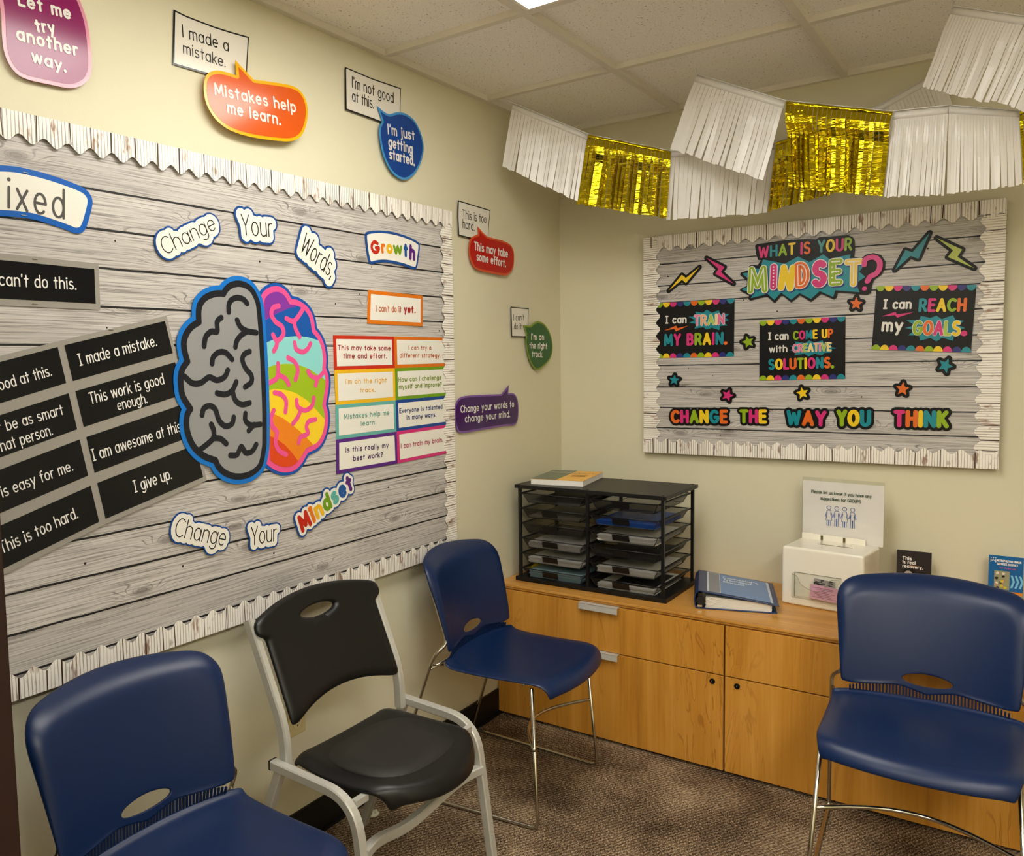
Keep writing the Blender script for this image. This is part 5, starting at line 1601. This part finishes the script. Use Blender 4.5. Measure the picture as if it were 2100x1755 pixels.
print_on(P, [('METROPOLITAN HUMAN', .022, h - .020, .066, .0075), ('SERVICES DISTRICT', .022, h - .031, .058, .0075)], W_, .09, 'lettering', t, d=.0003)
print_on(P, [('Where Change Starts' if False else 'Live Change Lead', .030, h - .042, .044, .005)], pm('brochure_magenta', (196, 70, 140), .4), .08, 'tagline', t, d=.0003)
m = MB(); d = .0003
for p in ([(.006, h - .022), (.006, h - .013), (.010, h - .019), (.0125, h - .013), (.015, h - .019), (.019, h - .013), (.019, h - .022)],):
    V, F = ribbon(p, 0, .0012); m.add([P.w(a_[0], a_[1], d) for a_ in V], F)
for x in (.0065, .0185, .0125):
    V, F = ribbon([(x, h - .0085), (x + .0002, h - .0085)], 0, .0014); d += 2e-5; m.add([P.w(a_[0], a_[1], d) for a_ in V], F)
adopt(m.build('emblem', W_), t)
sheet(P, (.016, h - .112, .058, h - .050), pm('photo_field', (150, 150, 120), .4), 'photo', t, .0003)
m = MB(); rnd = random.Random(9)
for k in range(14):
    x, z = rnd.uniform(.020, .050), rnd.uniform(h - .108, h - .056); m.mi = k % 4
    m.add([P.w(x + a_ * .009 * rnd.uniform(.7, 1.2), z + b_ * .010 * rnd.uniform(.6, 1.1), .0005 + k * 2e-5) for a_, b_ in ((-.4, -.5), (.4, -.5), (.5, .3), (0, .6), (-.5, .3))], [(0, 1, 2, 3, 4)])
adopt(m.build('photo_figures', [pm('fig_dark', (40, 34, 36), .4), pm('fig_skin', (186, 136, 108), .4), pm('fig_light', (220, 214, 200), .4), pm('fig_yellow', (206, 190, 60), .4)]), t)
m = MB()
for k in range(3):
    x = .060 + .0115 * k
    m.add([P.w(x + a_, h - .082 + b_, .0003 + k * 2e-5) for a_, b_ in ((0, .020), (.006, .020), (.0125, 0), (.006, -.022), (0, -.022), (.0065, 0))], [(0, 1, 2, 5), (5, 2, 3, 4)])
adopt(m.build('arrows', pm('brochure_cyan', (120, 190, 226), .4)), t)
sheet(P, (0, h - .128, .094, h - .117), pm('brochure_orange', (226, 140, 50), .4), 'orange_band', t, .0003)
sheet(P, (0, .0, .094, h - .128), pm('brochure_pale', (130, 176, 210), .4), 'lower_field', t, .0003)

# ---------------------------------------------------------------- fringe garlands
M_foil = mat_foil(); M_vinyl = mat_vinyl(); M_hdr = pm('white_header_band', (222, 220, 218), .25)
CE = Plane((0, 0, 2.385), (1, 0, 0), (0, 1, 0), (0, 0, -1))


def vplane(a, b):
    a = Vector((*a, 0)); b = Vector((*b, 0)); e = (b - a).normalized()
    return Plane(a, e, (0, 0, 1), (e.y, -e.x, 0))


def garland(label, A, B, panels, seed, ends):
    P = vplane(A, B)
    t = thing('fringe_garland', label, 'garland', P.w(*P.px(*panels[0][1][0])), group='fringe garlands')
    rnd = random.Random(seed)
    tops = []
    for pk, (kind, q) in enumerate(panels):
        Q = [P.px(*p) for p in q]; d0 = .004 * math.sin(pk * 2.1)
        tops += [Q[0], Q[1]]
        gold = kind == 'g'
        hd = MB(); hh = .055 if gold else .10
        hd.smooth = True
        N = 10; V = []
        for i in range(N + 1):
            for v, dd in ((0, -.004), (hh * .5, .004), (hh, .002)):
                V.append(P.w(*quad(Q, i / N, v), d0 + dd + .002 * math.sin(i * 1.7 + seed)))
        hd.add(V, [(i * 3 + j, i * 3 + j + 1, i * 3 + j + 4, i * 3 + j + 3) for i in range(N) for j in range(2)])
        pn = hd.build('gold_panel' if gold else 'white_panel', M_foil if gold else M_vinyl, t, solid=.0006)
        m = MB(); m.smooth = False
        n = 22
        gx = rnd.uniform(.35, .6)
        for i in range(n):
            a, b = i / n, (i + 1) / n - .0035
            lean = (.012 if not gold else .006) * rnd.uniform(-1, 1) - .004 * (a - .5)
            cu = rnd.uniform(.0, .022) if gold else rnd.uniform(.0, .006); tw = rnd.uniform(-.9, .9) * (.007 if gold else .0012)
            ln = 1 + rnd.uniform(-.012, .012); V = []
            if abs(a - gx) < .025 and not gold: lean += .01
            K = 9
            for k in range(K + 1):
                u = k / K; v = hh + (ln - hh) * u
                puff = .018 * math.sin(PI * min(1, u * 3)) if gold else .003 * math.sin(PI * min(1, u * 2))
                for e_, s_ in ((a, -1), (b, 1)):
                    x, y = quad(Q, e_ + lean * u * u, v)
                    V.append(P.w(x, y, d0 + .002 + puff + cu * u * u + s_ * tw * math.sin(u * 2.6) + .0002 * i))
            m.add(V, [(2 * k, 2 * k + 1, 2 * k + 3, 2 * k + 2) for k in range(K)])
        m.build('fringe', M_foil if gold else M_vinyl, pn)
    st = MB()
    L = [Vector(P.w(u, v, -.001)) for u, v in tops]
    for e_, where in ends:
        (L.insert(0, Vector(e_)) if where == 0 else L.append(Vector(e_)))
    st.tube(L, .0016, 6); st.build('ribbon_string', M_hdr, t)
    return t

gA = CE.px(1040, 213); gB = (1.40, -.035)
garland('back fringe garland swagging from the left wall corner to the back wall', (.094, -.595), gB, [
    ('w', [(1052, 211), (1206, 274), (1184, 414), (1029, 341)]), ('g', [(1207, 275), (1376, 309), (1368, 450), (1181, 418)]),
    ('w', [(1377, 309), (1590, 292), (1574, 438), (1368, 450)]), ('g', [(1591, 291), (1765, 236), (1728, 392), (1574, 435)]),
    ('w', [(1767, 235), (1925, 146), (1972, 270), (1812, 372)])], 1, (((.085, -.598, HC - .001), 0), ((1.392, -.037, HC - .001), 1)))
garland('middle fringe garland with the gold panel, hung from the ceiling', (.759, -.452), (1.9, -.50), [
    ('w', [(1430, 152), (1611, 206), (1569, 371), (1373, 304)]), ('g', [(1613, 206), (1832, 228), (1812, 405), (1622, 385)]),
    ('w', [(1833, 227), (1946, 215), (1937, 400), (1813, 404)]), ('w', [(1947, 215), (2090, 226), (2098, 379), (1941, 399)]),
    ('g', [(2091, 228), (2260, 190), (2275, 350), (2099, 378)])], 2, (((.755, -.452, HC - .001), 0), ((2.02, -.505, HC - .001), 1)))
garland('front white fringe garland at the upper right corner', (1.505, -.557), (2.2, -.95), [
    ('w', [(1956, 12), (2110, 34), (2034, 213), (1893, 178)]), ('w', [(2112, 35), (2290, 80), (2200, 262), (2036, 205)])], 3, (((1.502, -.556, HC - .001), 0), ((2.25, -.98, HC - .001), 1)))
